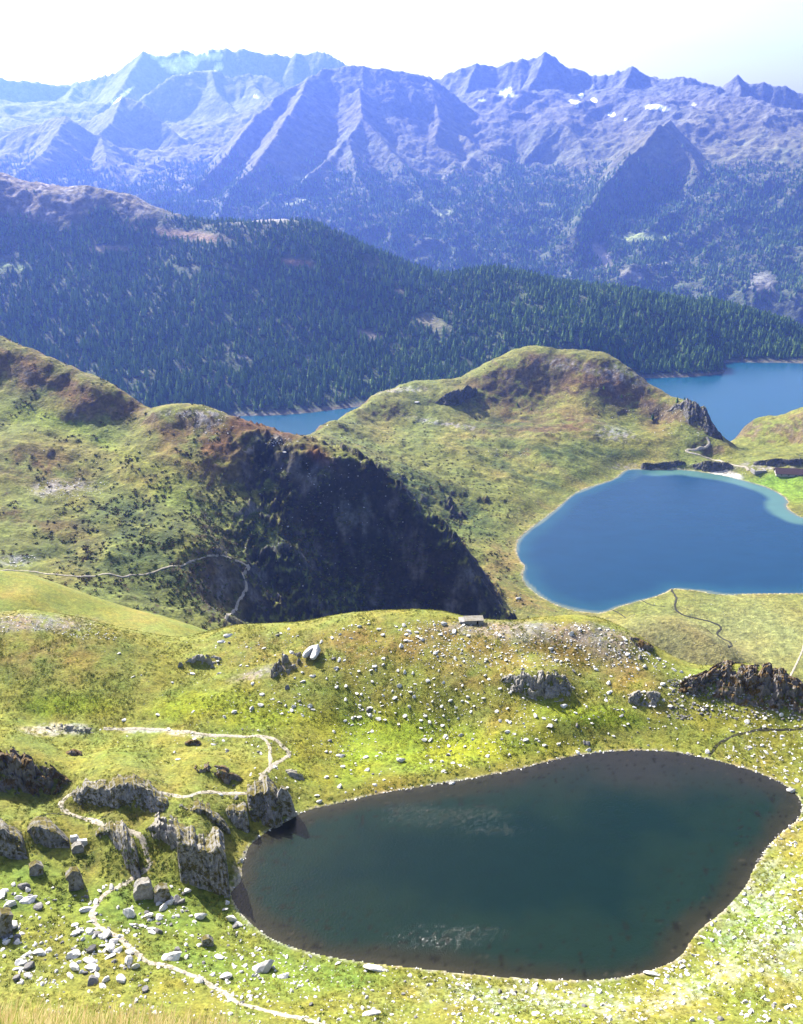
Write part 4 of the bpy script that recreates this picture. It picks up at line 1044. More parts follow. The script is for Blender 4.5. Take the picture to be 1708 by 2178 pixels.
# big cleft boulder on the ridge slope
def cleft():
    x, y, z = [float(v[0]) for v in tA.pick(663, 1392)]
    root = bpy.data.objects.new('cleft_boulder', None); COL.objects.link(root); root.location = (x, y, z)
    tag(root, 'large pale boulder split by a deep crack, standing alone on the ridge slope', 'boulder')
    for k, (ox, sx, hgt, ln) in enumerate(((-0.95, 1.05, 2.0, 5.2), (1.0, 1.25, 2.2, 5.6))):
        me = rock_mesh('half', 90 + k, mat_stone, 0.7, 8, 4, 1.0)
        V = np.empty(len(me.vertices) * 3, np.float32); me.vertices.foreach_get('co', V); V = V.reshape(-1, 3)
        V = V * np.array([sx, ln * 0.5, hgt * 0.7])
        # tip towards the ridge: narrow the far end, tilt upward
        tt_ = (V[:, 1] / (ln * 0.5)) * 0.5 + 0.5
        V[:, 0] = (V[:, 0] + ox) * (1.1 - 0.62 * tt_) + tt_ * 0.9
        V[:, 2] += tt_ * 0.9 + 0.6
        me.vertices.foreach_set('co', V.astype(np.float32).ravel()); me.update()
        o = link('half', me, root)
    root.rotation_euler.z = R(-14)
cleft()

# =================================================================== loose stones
protoA = [rock_mesh('stone', 10 + k, mat_stone, [0.35, 0.45, 0.6, 0.28, 0.5, 0.7][k % 6], 10, 2, [1.0, 1.3, 1.1, 1.6, 1.4, 1.0][k % 6]) for k in range(8)]
protoD = [rock_mesh('dark_stone', 40 + k, mat_stone_dark, [0.5, 0.7, 0.8][k % 3], 9, 2, [1.1, 1.3, 1.0][k % 3]) for k in range(3)]
def inside_near(px, py):                      # stay off the lake
    x, y, z = tA.pick(px, py); s_ = poly_sd(x, y, LN)
    return x, y, z, s_
def zone_pts(n, x0, x1, y0, y1, dens=None):
    px = rng.uniform(x0, x1, n); py = rng.uniform(y0, y1, n)
    if dens is not None:
        k = rng.random(n) < dens(px, py); px, py = px[k], py[k]
    return px, py
rows = []      # x y z size rot kind zone
def scatter(zone, px, py, smin, smax, power, dark=0.0, shore=False):
    x, y, z, s_ = inside_near(px, py)
    ok = ~np.isnan(x) & (s_ > 0.25) & (np.hypot(x, y) > 80)
    if not shore: ok &= s_ > 0.6
    x, y, z = x[ok], y[ok], z[ok]
    n = len(x); d = np.sqrt(x * x + y * y + (z - CAM_Z) ** 2)
    spx = smin + (smax - smin) * rng.random(n) ** power
    sz = spx * d / FD * 0.5
    for i in range(n): rows.append((x[i], y[i], z[i], sz[i], rng.uniform(0, 6.28), 1 if rng.random() < dark else 0, zone, spx[i]))
def crest_y(px): return np.interp(px, [c[0] for c in crestA], [c[1] for c in crestA])
# slope beyond the lake
px, py = zone_pts(7500, 200, 1720, 1320, 1700, lambda a, b: (b > crest_y(a) + 6) * np.clip(0.25 + 0.75 * np.exp(-((a - 950) / 330) ** 2) * np.exp(-((b - 1530) / 110) ** 2) + 0.35 * (b < crest_y(a) + 90) * (a > 500), 0, 1) * np.clip((a - 150) / 400, 0.15, 1) * sm(-0.45, 0.35, fbm(a, b, 90, 3, 501) + 0.1))
scatter('slope', px, py, 2.4, 14, 5.0, 0.08)
# ridge top scree
px, py = zone_pts(2600, 860, 1480, 1318, 1420, lambda a, b: (b > crest_y(a) + 3) * 0.6)
scatter('scree', px, py, 1.8, 6.5, 3.0, 0.15)
px, py = zone_pts(700, 0, 260, 1300, 1360, lambda a, b: (b > crest_y(a) + 3) * (b < crest_y(a) + 40) * 0.8)
scatter('scree', px, py, 1.8, 4.5, 3.0, 0.2)
px, py = zone_pts(900, 1420, 1715, 1440, 1530, lambda a, b: (b > crest_y(a) + 3) * 0.8)
scatter('rubble', px, py, 2.5, 9, 3.0, 0.7)
# boulder field at the left and the bottom meadow
px, py = zone_pts(1000, -30, 520, 1880, 2110, lambda a, b: sm(-0.2, 0.35, fbm(a, b, 80, 3, 502)) * np.clip(1.2 - abs(a - 120) / 500 - abs(b - 1970) / 260, 0.2, 1))
scatter('field', px, py, 5, 28, 2.6, 0.2)
px, py = zone_pts(1100, -30, 560, 1900, 2178, lambda a, b: sm(-0.3, 0.3, fbm(a, b, 70, 3, 503)))
scatter('field', px, py, 2.5, 11, 2.5, 0.15)
px, py = zone_pts(1100, 450, 1000, 2020, 2178, lambda a, b: 0.6)
scatter('meadow', px, py, 2.5, 12, 4, 0.05)
# gravelly lower right shore
px, py = zone_pts(3600, 950, 1712, 1760, 2178, lambda a, b: np.clip(np.exp(-((b - (2120 - np.maximum(a - 1350, 0) * 0.55)) / 60) ** 2) + 0.45, 0, 1))
scatter('gravel', px, py, 2.5, 13, 3.4, 0.02)
px, py = zone_pts(500, 1540, 1712, 1540, 1800, None)
scatter('meadow', px, py, 2, 8, 3.0, 0.1)
# beads of stone along the waterline
for i in range(len(LN)):
    a, b = LN[i], LN[(i + 1) % len(LN)]
    n = int(np.hypot(*(b - a)) / 0.45)
    for k in range(n):
        t_ = (k + rng.random()) / n; p = a + (b - a) * t_
        az_ = math.atan2(p[0], p[1]); north = p[1] > 128
        if rng.random() > (0.75 if north else 0.3): continue
        nn = np.array([-(b - a)[1], (b - a)[0]]); nn = nn / (np.linalg.norm(nn) + 1e-9)
        q = p + nn * rng.normal(0, 0.22)
        rows.append((q[0], q[1], float(tA.h(np.array([q[0]]), np.array([q[1]]))[0]), rng.uniform(0.1, 0.42) ** 1.0 * (0.9 if north else 0.6), rng.uniform(0, 6.28), 1 if rng.random() < 0.3 else 0, 'shore', 3.0))
print('stones', len(rows))
# hand placed notable stones (px, py, width px, label)
notable = [(797, 2062, 46, 'big flat white stone lying at the near lake shore', 3), (562, 2060, 46, 'large white boulder in the grass left of the near shore', 2), (602, 2078, 26, 'grey-white block right of the large white boulder near the shore', 1),
    (365, 2037, 40, 'broad white slab just right of the path', 1), (428, 1950, 26, 'bright white boulder on the green bank west of the lake', 2), (853, 1618, 20, 'white stone standing out low on the slope above the lake', 2),
    (724, 1608, 20, 'pale stone alone on the bright grass above the west end of the lake', 1), (1200, 1503, 16, 'white stone beside the foot of the pale broken crag', 2), (790, 2157, 36, 'thin flat white slab at the bottom of the meadow', 3),
    (680, 1706, 14, 'white square stone at the water edge under the heathy slope', 2), (962, 1668, 14, 'white stone standing in the shallows at the far shore', 2), (1683, 1683, 18, 'white block on the shore at the right end of the lake', 2),
    (60, 1915, 34, 'white slab group member leaning on the path side of the boulder field', 1), (485, 1352, 20, 'white boulder near the crest left of the cleft boulder', 1), (470, 1365, 16, 'white stone just below the boulder near the crest', 1),
    (945, 1328, 16, 'pale boulder on the very crest right of centre', 2), (241, 2003, 24, 'white slab where the path steps over rock', 1), (1385, 2072, 30, 'long pale stone on the lower right shore', 3), (665, 1438, 14, 'small pale stone just below the cleft boulder', 1),
    (18, 1972, 36, 'bright white slab beside the dark tilted slab at the left edge', 0), (250, 2022, 22, 'pale block under the path step', 1)]
notable[12] = (60, 1915, 34, 'largest white slab of the heap at the left between lawn and boulder field', 1)
for px_, py_, wpx, lab, pk in notable:
    x, y, z = [float(v[0]) for v in tA.pick(px_, py_)]
    if math.isnan(x): continue
    d = math.sqrt(x * x + y * y + (z - CAM_Z) ** 2); s_ = wpx * d / FD * 0.5
    o = link('boulder', protoA[pk]); o.location = (x, y, z + 0.12 * s_); o.scale = (s_, s_ * 0.9, s_ * 1.1); o.rotation_euler = (rng.uniform(-.15, .15), rng.uniform(-.15, .15), -math.atan2(x, y) + rng.uniform(-.3, .3))
    tag(o, lab, 'boulder')
rows.sort(key=lambda r: -r[7])
LAB = {'slope': ('pale stone scattered on the grassy slope beyond the small lake', 'stones scattered on the slope beyond the small lake'),
       'scree': ('small stone on the grey scree of the ridge top', 'stones on the ridge top scree'),
       'rubble': ('block among the brown rubble at the right end of the ridge', 'blocks on the rubble ridge'),
       'field': ('angular stone lying in the green boulder field by the lower path', 'stones in the boulder field by the lower path'),
       'meadow': ('pale stone lying in the meadow near the lake', 'stones in the meadow near the lake'),
       'gravel': ('flat pale stone on the lower right shore of the small lake', 'flat stones on the lower right shore'),
       'shore': ('stone at the waterline of the small lake', 'stones along the waterline')}
first = {}
rest = {0: [], 1: []}
for i, (x, y, z, s_, rot, dk, zn, spx) in enumerate(rows):
    if i < 279:
        me = protoD[i % 3] if dk else protoA[i % 8]
        o = bpy.data.objects.new('boulder', me); COL.objects.link(o)
        o.location = (x, y, z + s_ * 0.08); o.rotation_euler = (rng.normal(0, .18), rng.normal(0, .18), rot); o.scale = (s_, s_ * rng.uniform(.7, 1), s_ * rng.uniform(.8, 1.4))
        l, g = LAB[zn]; tag(o, l, 'boulder', g)
        first.setdefault(me.name, o)
    else: rest[dk].append((x, y, z + s_ * 0.08, s_, rot))

bst = []
def scatterB(n, x0, x1, y0, y1, lo, hi, soft=True):
    px, py = rng.uniform(x0, x1, n) / 1.12412, rng.uniform(y0, y1, n) / 1.12412
    if soft:
        k = ((px - (x0 + x1) / 2.24824) / ((x1 - x0) / 2.24824)) ** 2 + ((py - (y0 + y1) / 2.24824) / ((y1 - y0) / 2.24824)) ** 2 < rng.random(n) * 1.1; px, py = px[k], py[k]
    x, y, z = tB.pick(px, py); ok = ~np.isnan(x) & (poly_sd(x, y, LM) > 4); x, y, z = x[ok], y[ok], z[ok]
    s_ = (lo + (hi - lo) * rng.random(len(x)) ** 3) * np.hypot(x, y) / FD * 0.5
    for i in range(len(x)): bst.append((x[i], y[i], z[i], s_[i], rng.uniform(0, 6.28)))
for a in [(600,40,260,1140,1200,1.5,4.5),(300,0,90,1320,1360,1.5,5),(220,450,560,960,1060,1.5,5),(160,400,520,980,1000,1.5,4),(420,560,1050,1060,1460,1.2,5),(300,600,900,1000,1250,1.2,5),(160,620,700,1040,1070,1.5,5),
          (140,1140,1290,1070,1100,1.2,3),(300,1350,1650,860,1080,1.2,3.5),(200,1560,1740,960,1060,1.2,3.5),(240,0,600,900,1300,1.2,3.5),(180,1150,1300,1380,1490,1.2,3.5),(120,1400,1800,1420,1620,1.0,2.6),(150,1660,1850,1090,1140,1.2,3.2)]:
    scatterB(*a)
# =================================================================== scattering as stuff (geometry nodes, instancing shapes that stand in the scene)
def instancer(name, P, scales, rots, src, rand_tilt=0.0, zscale=None, mat=None, src_scale=1.0):
    """P (n,3) points; src an object already in the scene whose shape is repeated"""
    n = len(P)
    me = bpy.data.meshes.new(name); me.vertices.add(n); me.vertices.foreach_set('co', np.asarray(P, np.float32).ravel())
    sc_ = np.zeros((n, 3), np.float32); sc_[:, 0] = scales; sc_[:, 1] = scales; sc_[:, 2] = scales * (zscale if zscale is not None else 1.0)
    a = me.attributes.new('s', 'FLOAT_VECTOR', 'POINT'); a.data.foreach_set('vector', sc_.ravel())
    ro = np.zeros((n, 3), np.float32); ro[:, 2] = rots; ro[:, :2] = rng.normal(0, 1, (n, 2)) * rand_tilt
    a = me.attributes.new('r', 'FLOAT_VECTOR', 'POINT'); a.data.foreach_set('vector', ro.ravel())
    o = link(name, me)
    ng = bpy.data.node_groups.new(name, 'GeometryNodeTree')
    ng.interface.new_socket('Geometry', in_out='INPUT', socket_type='NodeSocketGeometry')
    ng.interface.new_socket('Geometry', in_out='OUTPUT', socket_type='NodeSocketGeometry')
    gi = ng.nodes.new('NodeGroupInput'); go = ng.nodes.new('NodeGroupOutput')
    ip = ng.nodes.new('GeometryNodeInstanceOnPoints')
    oi = ng.nodes.new('GeometryNodeObjectInfo'); oi.transform_space = 'ORIGINAL'; oi.inputs['Object'].default_value = src
    oi.inputs['As Instance'].default_value = True
    na = ng.nodes.new('GeometryNodeInputNamedAttribute'); na.data_type = 'FLOAT_VECTOR'; na.inputs[0].default_value = 's'
    nr = ng.nodes.new('GeometryNodeInputNamedAttribute'); nr.data_type = 'FLOAT_VECTOR'; nr.inputs[0].default_value = 'r'
    ng.links.new(gi.outputs[0], ip.inputs['Points']); ng.links.new(oi.outputs['Geometry'], ip.inputs['Instance'])
    ng.links.new(na.outputs[0], ip.inputs['Scale']); ng.links.new(nr.outputs[0], ip.inputs['Rotation'])
    ng.links.new(ip.outputs[0], go.inputs[0])
    md = o.modifiers.new('scatter', 'NODES'); md.node_group = ng
    return stuff(o)
for dk, pro in ((0, protoA), (1, protoD)):
    A_ = np.array(rest[dk]); srcs = [first[m.name] for m in pro if m.name in first]
    for k, sobj in enumerate(srcs):
        q = A_[k::len(srcs)]
        instancer('scattered_stones', q[:, :3], q[:, 3], q[:, 4], sobj, 0.2, zscale=1.1)

A_ = np.array(bst)
for k, sobj in enumerate([first[m.name] for m in protoA[:4] if m.name in first] + [first[m.name] for m in protoD if m.name in first][:1]):
    q = A_[k::5]
    instancer('hillside_stones', q[:, :3], q[:, 3], q[:, 4], sobj, 0.2, zscale=1.1)
# =================================================================== conifers
def needle_mat(name, c1, c2, trans=0.0):
    q = N(name); oi = q.t.nodes.new('ShaderNodeObjectInfo')
    c = q.mix(oi.outputs['Random'], c1, c2); q.col(c); q.p.inputs['Roughness'].default_value = 0.9
    if trans:
        tr = q.t.nodes.new('ShaderNodeBsdfTranslucent'); q.l(c, tr.inputs['Color'])
        mx = q.t.nodes.new('ShaderNodeMixShader'); mx.inputs[0].default_value = trans
        q.l(q.p.outputs[0], mx.inputs[1]); q.l(tr.outputs[0], mx.inputs[2]); q.l(mx.outputs[0], q.t.nodes['Material Output'].inputs['Surface'])
    return q.m
mat_con = needle_mat('conifer_needles', (0.034, 0.085, 0.016), (0.15, 0.25, 0.035), 0.45)
mat_bark = needle_mat('bark', (0.06, 0.045, 0.035), (0.08, 0.06, 0.045))
def blade_mat(name, c1, c2):
    q = N(name); oi = q.noise(3.0, 2, 0.5); c = q.mix(q.mr(oi, 0.35, 0.65, 0, 1), c1, c2); q.col(c)
    tr = q.t.nodes.new('ShaderNodeBsdfTranslucent'); q.l(c, tr.inputs['Color'])
    mx = q.t.nodes.new('ShaderNodeMixShader'); mx.inputs[0].default_value = 0.5
    q.l(q.p.outputs[0], mx.inputs[1]); q.l(tr.outputs[0], mx.inputs[2]); q.l(mx.outputs[0], q.t.nodes['Material Output'].inputs['Surface'])
    return q.m
def conifer_mesh(seed, layers=5, seg=8):
    r = np.random.default_rng(seed); V = []; F = []; mi = []
    for k in range(layers):
        z0 = 0.08 + 0.86 * k / layers; z1 = z0 + 0.34 * (1 - 0.55 * k / layers)
        rad = (0.30 - 0.24 * (k / layers) ** 1.0) * r.uniform(0.85, 1.15)
        b = len(V); V.append((r.normal(0, .006), r.normal(0, .006), min(z1, 1.02)))
        for s in range(seg):
            a = 2 * math.pi * (s + r.uniform(-.3, .3)) / seg; q = rad * (1 if s % 2 else 0.55) * r.uniform(0.8, 1.15)
            V.append((q * math.cos(a), q * math.sin(a), z0 - 0.05 * (s % 2) + r.normal(0, .012)))
        for s in range(seg): F.append((b, b + 1 + s, b + 1 + (s + 1) % seg)); mi.append(0)
    b = len(V)
    for zz, q in ((-0.05, 0.02), (0.2, 0.016)):
        for s in range(4): V.append((q * math.cos(s * 1.571), q * math.sin(s * 1.571), zz))
    for s in range(4):
        t_ = (s + 1) % 4; F += [(b + s, b + t_, b + 4 + t_), (b + s, b + 4 + t_, b + 4 + s)]; mi += [1, 1]
    return mesh_np('conifer_tree', np.array(V), np.array(F), [mat_con, mat_bark], False, None, mi)
cons = [conifer_mesh(s_, l_) for s_, l_ in ((1, 5), (2, 4), (3, 6), (4, 4))]
def cands(n, r0, r1, a0, a1):
    r = np.sqrt(rng.uniform(r0 * r0, r1 * r1, n)); a = rng.uniform(R(a0), R(a1), n)
    return np.sin(a) * r, np.cos(a) * r
x, y = cands(80000, 1850, 3080, -27, 27)
z = tC.h(x, y)
def samp(T, arr, x, y):
    az = np.arctan2(x, y); r = np.hypot(x, y)
    j = np.clip((az - T.az0) / (T.az1 - T.az0) * (T.na - 1), 0, T.na - 1).astype(int); i = np.clip(np.interp(r, T.rs, np.arange(len(T.rs))), 0, len(T.rs) - 1).astype(int)
    return arr[i, j]
clr = samp(tC, tC.clear, x, y)
px, py = project(x, y, z)
dens = 0.55 + 0.55 * fbm(x, y, 34, 3, 911) + 0.6 * fbm(x, y, 90, 3, 901) - clr * 1.05
keep = (z > 5) & (rng.random(len(x)) < dens) & (px > -120) & (px < 1830)
x, y, z = x[keep], y[keep], z[keep]
hgt = (7 + 20 * rng.random(len(x)) ** 1.6) * (1 - 0.45 * samp(tC, np.clip(tC.clear, 0, 1), x, y)) * np.interp(z, [0, 200, 450], [1.05, 0.95, 0.6])
# seen from the viewer: nearest visible ones stand as single trees
d = np.hypot(x, y); order = np.argsort(d - 14 * hgt)
px, py = project(x, y, z + hgt)
dome_px = [(0,860),(330,1000),(470,880),(620,930),(700,905),(800,850),(950,830),(1050,780),(1180,750),(1300,765),(1400,850),(1540,915),(1708,915)]
hid = py > np.interp(px, [p[0] for p in dome_px], [p[1] for p in dome_px])
hid |= (px < 0) | (px > 1708)
vis_order = [i for i in order if not hid[i]][:300]
single = set(vis_order)
ctree = []
for i in vis_order:
    o = bpy.data.objects.new('conifer_tree', cons[i % 4]); COL.objects.link(o)
    o.location = (x[i], y[i], z[i] - 0.4); o.scale = (hgt[i] * 1.05, hgt[i] * 1.05, hgt[i]); o.rotation_euler.z = rng.uniform(0, 6.28)
    tag(o, 'dark conifer at the lower edge of the wood by the blue reservoir', 'tree', 'conifers along the reservoir shore')
    ctree.append(o)
rest_i = np.array([i for i in range(len(x)) if i not in single])
srcs = [next(o for o in ctree if o.data == m) for m in cons]
for k in range(4):
    q = rest_i[k::4]
    instancer('conifer_forest', np.stack([x[q], y[q], z[q] - 0.4], 1), hgt[q], rng.uniform(0, 6.28, len(q)), srcs[k])
print('trees C', len(x))
# forests on the high range, beyond counting
x, y = cands(150000, 4500, 7300, -24, 24)
z = tD.h(x, y); tr = samp(tD, tD.tree, x, y)
keep = rng.random(len(x)) < tr * (0.36 + 0.6 * fbm(x, y, 200, 3, 902)); x, y, z = x[keep], y[keep], z[keep]
px, py = project(x, y, z); cy_ = np.interp(px * 1.12412, [c[0] for c in crestC], [c[1] for c in crestC]) / 1.12412
keep = (py < cy_ + 15) & (px > -60) & (px < 1770); x, y, z = x[keep], y[keep], z[keep]
print('trees D', len(x))
q = rng.uniform(14, 26, len(x))
for k in (1, 3): 
    sel = slice(k // 2, None, 2)
    instancer('distant_forest', np.stack([x[sel], y[sel], z[sel] - 1], 1), q[sel] * 1.15, rng.uniform(0, 6.28, len(x[sel])), srcs[k])
# single conifers on the domed hill and its knob
for px_, py_, hpx, lab in [(1388,892,13,'lone light green conifer on the right flank of the domed hill'),(1322,846,8,'small conifer high on the domed hill below its summit'),(1440,856,12,'conifer on top of the dark knob, left of its two neighbours'),(1483,868,14,'pointed conifer on the right shoulder of the dark knob'),
        (1456,853,9,'low conifer at the crown of the dark knob'),(1284,828,8,'small conifer among heath near the top of the domed hill'),(1100,862,8,'dark little conifer in the heath of the domed hill'),(1130,872,7,'stunted conifer right of the dark little one on the domed hill')]:
    xx, yy, zz = [float(v[0]) for v in tB.pick(px_, py_)]
    if math.isnan(xx): continue
    dd = math.hypot(xx, yy); s_ = hpx * dd / FD * 1.15
    o = link('conifer_tree', cons[2]); o.location = (xx, yy, zz - 0.3); o.scale = (s_ * 1.2, s_ * 1.2, s_); tag(o, lab, 'tree')

# =================================================================== low scrub on the hills, tufts on the near ground
mat_scrub = needle_mat('scrub_leaves', (0.035, 0.056, 0.014), (0.09, 0.10, 0.02))
mat_heath = needle_mat('heath_leaves', (0.06, 0.035, 0.016), (0.10, 0.08, 0.022))
mat_tuft = needle_mat('tuft_blades', (0.13, 0.15, 0.02), (0.21, 0.19, 0.035))
def clump_mesh(nm, seed, mat, n=26, up=0.6):
    r = np.random.default_rng(seed); V = []; F = []
    for k in range(n):
        c = r.normal(0, 0.42, 3); c[2] = abs(c[2]) * up
        a = r.normal(size=3); a /= np.linalg.norm(a); b_ = np.cross(a, r.normal(size=3)); b_ /= np.linalg.norm(b_)
        s = r.uniform(0.15, 0.3); i = len(V)
        V += [tuple(c + a * s), tuple(c + b_ * s), tuple(c - a * s), tuple(c - b_ * s)]; F.append((i, i + 1, i + 2, i + 3))
    return mesh_np(nm, np.array(V), np.array(F), mat, False)
def seed_obj(nm, me, T, px_, py_, s_):
    xx, yy, zz = [float(v[0]) for v in T.pick(px_, py_)]
    o = link(nm, me); o.location = (xx, yy, zz); o.scale = (s_,) * 3; return stuff(o)
sc1 = seed_obj('low_scrub', clump_mesh('low_scrub', 1, mat_scrub), tB, 560, 1270, 1.6)
sc2 = seed_obj('low_scrub', clump_mesh('low_scrub', 2, mat_heath), tB, 420, 900, 1.4)
x, y = cands(170000, 430, 1330, -28, 20)
z = tB.h(x, y); px, py = project(x, y, z); OXs, OYs = px * 1.12412, py * 1.12412
sd_ = poly_sd(x, y, LM)
gul = np.exp(-((OXs - 560) / 330) ** 2 - ((OYs - 1330) / 170) ** 2) + np.exp(-((OXs - 900) / 200) ** 2 - ((OYs - 1350) / 170) ** 2)
mn = fbm(x, y, 30, 4, 171) + 0.6 * fbm(x, y, 9, 2, 5)
dn = np.clip(gul * 0.8 * sm(-0.35, 0.15, mn) + sm(0.2, 0.5, mn) * 0.08 + 0.25 * sm(0.2, 0.5, mn) * (OXs < 700), 0, 1) * (np.hypot(x, y) < 1330)
dn *= (1 - sm(R(10), R(12), np.arctan2(x, y)) * sm(1100, 1000, np.hypot(x, y)) * 0.95)
keep = (rng.random(len(x)) < dn) & (sd_ > 6); x, y, z, gul = x[keep], y[keep], z[keep], gul[keep]
hs = rng.random(len(x)) < np.where(gul > 0.4, 0.25, 0.5)
for m_, src in ((~hs, sc1), (hs, sc2)):
    instancer('low_scrub', np.stack([x[m_], y[m_], z[m_]], 1), rng.uniform(0.7, 2.2, m_.sum()), rng.uniform(0, 6.28, m_.sum()), src)
print('scrub', len(x))
tf = seed_obj('grass_tufts', clump_mesh('grass_tufts', 4, mat_tuft, 14, 1.0), tA, 700, 1500, 0.3)
mat_bush = needle_mat('bush_leaves', (0.05, 0.08, 0.015), (0.12, 0.14, 0.025))
th = seed_obj('heath_clumps', clump_mesh('heath_clumps', 5, mat_bush, 20, 0.8), tA, 300, 1820, 0.4)
x, y = cands(130000, 84, 232, -38, 36)
z = tA.h(x, y); sd_ = poly_sd(x, y, LN); nn = fbm(x, y, 12, 4, 61) + 0.5 * fbm(x, y, 3, 2, 62)
px, py = project(x, y, z)
keep = (sd_ > 0.6) & (rng.random(len(x)) < sm(-0.35, 0.4, nn)) & (px > -60) & (px < 1770)
x, y, z, px, py, sd_ = x[keep], y[keep], z[keep], px[keep], py[keep], sd_[keep]
lush = np.exp(-((px - 250) / 300) ** 2 - ((py - 1860) / 110) ** 2) * 0.8 + 0.5 * np.exp(-(sd_ / 2.5) ** 2) * (py < 1760) + 0.05
hs = rng.random(len(x)) < lush
instancer('grass_tufts', np.stack([x[~hs], y[~hs], z[~hs]], 1), rng.uniform(0.12, 0.32, (~hs).sum()), rng.uniform(0, 6.28, (~hs).sum()), tf)
instancer('heath_clumps', np.stack([x[hs], y[hs], z[hs]], 1), rng.uniform(0.2, 0.5, hs.sum()), rng.uniform(0, 6.28, hs.sum()), th)
jp = []
for o_ in [o_ for o_ in COL.objects if o_.get('category') == 'rock outcrop' and o_.location.z > 400]:
    v_ = np.empty(len(o_.data.vertices) * 3, np.float32); o_.data.vertices.foreach_get('co', v_); v_ = v_.reshape(-1, 3) + np.array(o_.location)
    n_ = fbm(v_[:, 0], v_[:, 2] * 1.3 + v_[:, 1], 3.0, 3, 77)
    jp.append(v_[(rng.random(len(v_)) < 0.10 * sm(0.0, 0.3, n_))])
jp = np.vstack(jp)
instancer('clumps_in_rock_joints', jp, rng.uniform(0.15, 0.38, len(jp)), rng.uniform(0, 6.28, len(jp)), th, 0.4)
print('tufts', len(x))

# dry grass on the bank at the viewer's feet
mat_dry = blade_mat('dry_grass', (0.22, 0.16, 0.06), (0.42, 0.36, 0.18))
mat_green = blade_mat('green_grass', (0.12, 0.17, 0.025), (0.22, 0.22, 0.05))
def dry_grass(name, n, mat, seed, a0, a1, hmin, hmax, w):
    r = np.random.default_rng(seed)
    a = r.uniform(R(a0), R(a1), n); rr = r.uniform(7.5, 17, n); x = np.sin(a) * rr; y = np.cos(a) * rr; z = tA.h(x, y)
    h = r.uniform(hmin, hmax, n); lean = r.uniform(0.1, 0.6, n) * h; la = r.normal(0.6, 0.9, n)
    dx, dy = np.cos(la) * lean, np.sin(la) * lean; wx, wy = np.cos(a), -np.sin(a)
    V = np.zeros((n, 7, 3)); 
    for k, (t_, ww) in enumerate(((0, 1.0), (0.4, 0.8), (0.78, 0.55))):
        cx_, cy_, cz_ = x + dx * t_ * t_, y + dy * t_ * t_, z - 0.03 + h * t_
        V[:, 2 * k] = np.stack([cx_ - wx * w * ww, cy_ - wy * w * ww, cz_], 1); V[:, 2 * k + 1] = np.stack([cx_ + wx * w * ww, cy_ + wy * w * ww, cz_], 1)
    V[:, 6] = np.stack([x + dx, y + dy, z + h], 1)
    b = np.arange(n)[:, None] * 7
    F = np.concatenate([b + np.array([[0, 1, 3]]), b + np.array([[0, 3, 2]]), b + np.array([[2, 3, 5]]), b + np.array([[2, 5, 4]]), b + np.array([[4, 5, 6]])])
    return stuff(link(name, mesh_np(name, V.reshape(-1, 3), F, mat, False)))
dry_grass('dry_grass', 9000, mat_dry, 5, -41, -4, 0.12, 0.50, 0.006)
dry_grass('green_grass', 16000, mat_green, 6, -41, 2, 0.08, 0.34, 0.007)
dry_grass('grass_stalks', 260, mat_dry, 8, -40, -2, 0.45, 0.8, 0.004)

# =================================================================== buildings
def boxm(name, cx_, cy_, z0, sx, sy, sz, mat, parent):
    V = np.array([(x_, y_, z_) for z_ in (z0, z0 + sz) for y_ in (cy_ - sy / 2, cy_ + sy / 2) for x_ in (cx_ - sx / 2, cx_ + sx / 2)])
    F = np.array([(0, 2, 3, 1), (4, 5, 7, 6), (0, 1, 5, 4), (2, 6, 7, 3), (0, 4, 6, 2), (1, 3, 7, 5)])
    return link(name, mesh_np(name, V, F, mat, False), parent)
mat_wall = earth_mat('plaster_wall', (0.27, 0.26, 0.24), (0.38, 0.36, 0.33), 0.8, 0.03)
mat_masonry = earth_mat('dry_masonry', (0.15, 0.145, 0.14), (0.28, 0.27, 0.26), 2.5, 0.1)
mat_darkop = earth_mat('dark_opening', (0.015, 0.015, 0.015), (0.03, 0.03, 0.03), 2, 0.01)
mat_roof = earth_mat('brown_roof', (0.065, 0.042, 0.040), (0.10, 0.066, 0.062), 0.9, 0.08)
def root_at(name, T, px_, py_, label, cat, rz=0.0, dz=0.0):
    xx, yy, zz = [float(v[0]) for v in T.pick(px_, py_)]
    o = bpy.data.objects.new(name, None); COL.objects.link(o); o.location = (xx, yy, zz + dz); o.rotation_euler.z = rz
    return tag(o, label, cat)
barn = root_at('long_barn', tB, 1688, 1014, 'long low alpine barn with a brown pitched roof behind the green shore meadow', 'barn', R(-8))
LBn, WBn, HBn = 78.0, 12.0, 3.0
ox = 19.0
boxm('wall', ox, 6.0, -2.0, LBn, WBn, HBn + 2.0, mat_wall, barn)
def roof_half(sgn):
    y0 = 6 + sgn * (WBn / 2 + 1.0); y1 = 6.0
    z0, z1 = HBn - 0.3, HBn + 5.2; t_ = 0.35; xa, xb = ox - LBn / 2 - 1.2, ox + LBn / 2 + 1.2
    V = np.array([(xa, y0, z0), (xb, y0, z0), (xb, y1, z1), (xa, y1, z1), (xa, y0, z0 + t_), (xb, y0, z0 + t_), (xb, y1, z1 + t_), (xa, y1, z1 + t_)])
    F = np.array([(0, 1, 2, 3), (7, 6, 5, 4), (0, 4, 5, 1), (1, 5, 6, 2), (2, 6, 7, 3), (3, 7, 4, 0)])
    return link('roof_slope', mesh_np('roof_slope', V, F, mat_roof, False), barn)
roof_half(-1); roof_half(1)
V = np.array([(ox - LBn / 2, 0, HBn), (ox - LBn / 2, 12, HBn), (ox - LBn / 2, 6, HBn + 5), (ox - LBn / 2 + 0.5, 0, HBn), (ox - LBn / 2 + 0.5, 12, HBn), (ox - LBn / 2 + 0.5, 6, HBn + 5)])
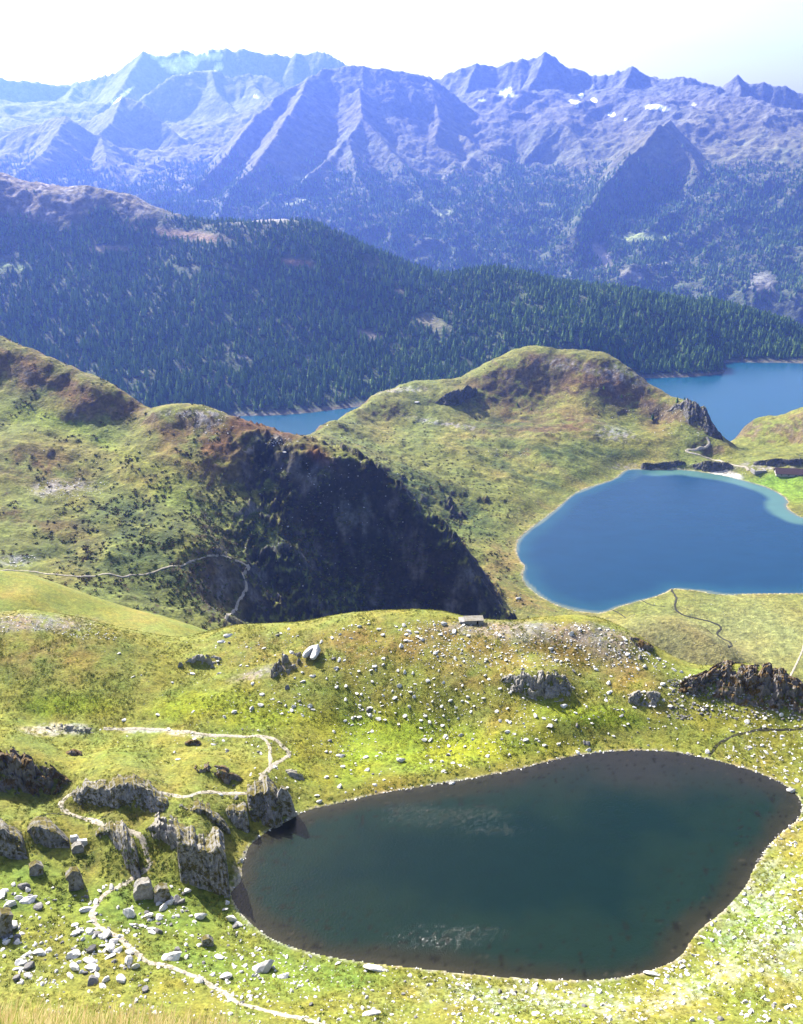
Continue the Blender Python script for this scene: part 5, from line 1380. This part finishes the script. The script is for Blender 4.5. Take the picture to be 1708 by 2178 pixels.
link('gable', mesh_np('gable', V, np.array([(0, 1, 2), (3, 5, 4), (0, 2, 5), (0, 5, 3), (1, 4, 5), (1, 5, 2)]), mat_wall, False), barn)
for k in range(9):
    boxm('window', ox - LBn / 2 + 6 + k * 8.2, -0.05, 1.0, 1.3, 0.2, 1.1, mat_darkop, barn)
hutb = root_at('stone_ruin', tB, 1617, 1006, 'dark stone enclosure beside the left end of the long barn', 'wall', R(10))
boxm('wall', 0, 0, -1.5, 15, 1.4, 4.5, mat_masonry, hutb); boxm('wall', -7, 5, -1.5, 1.4, 9, 5.0, mat_masonry, hutb); boxm('wall', 7.2, 5, -1.5, 1.4, 9, 4.2, mat_masonry, hutb)
# small stone shelter half sunk behind the ridge crest
sh = root_at('stone_shelter', tA, 1014, 1329, 'small grey stone shelter with a dark doorway on the ridge crest', 'shelter', R(4), -0.15)
boxm('wall', -2.1, 1.2, -1.2, 4.2, 2.4, 2.35, mat_masonry, sh)
boxm('wall', 1.05, 1.2, -1.2, 1.25, 2.4, 2.45, mat_masonry, sh)
boxm('doorway', 0.21, 1.5, -1.2, 0.46, 1.8, 2.1, mat_darkop, sh)
boxm('roof_slab', -0.6, 1.25, 1.2, 4.8, 2.7, 0.14, mat_palerock, sh)
# pale rock patch high on the domed hill
xx, yy, zz = [float(v[0]) for v in tB.pick(886, 855)]
o = link('boulder', protoA[1]); o.location = (xx, yy, zz); o.scale = (4.5, 3.2, 3.0); tag(o, 'bright white block on the left shoulder of the domed hill', 'boulder')
xx, yy, zz = [float(v[0]) for v in tB.pick(1103, 1274)]
o = link('boulder', protoA[2]); o.location = (xx, yy, zz); o.scale = (2.6, 2.2, 3.2); tag(o, 'lone grey boulder on the orange slope at the foot of the shaded cliff', 'boulder')
for k, (a, b, w_, lab) in enumerate([(605,962,9,'pale boulder at the top of the dark cliff'),(563,1000,4,'small white stone on the upper dark cliff face'),(612,1120,6,'pale block lying in the shaded cliff gully'),(690,1010,5,'pale block on the cliff edge right of the top boulder'),(820,1055,4,'white stone on the descending cliff edge')]):
    xx, yy, zz = [float(v[0]) for v in tB.pick(a, b)]; s_ = w_ * math.hypot(xx, yy) / FD * 0.6
    o = link('boulder', protoA[k]); o.location = (xx, yy, zz); o.scale = (s_,) * 3; tag(o, lab, 'boulder')
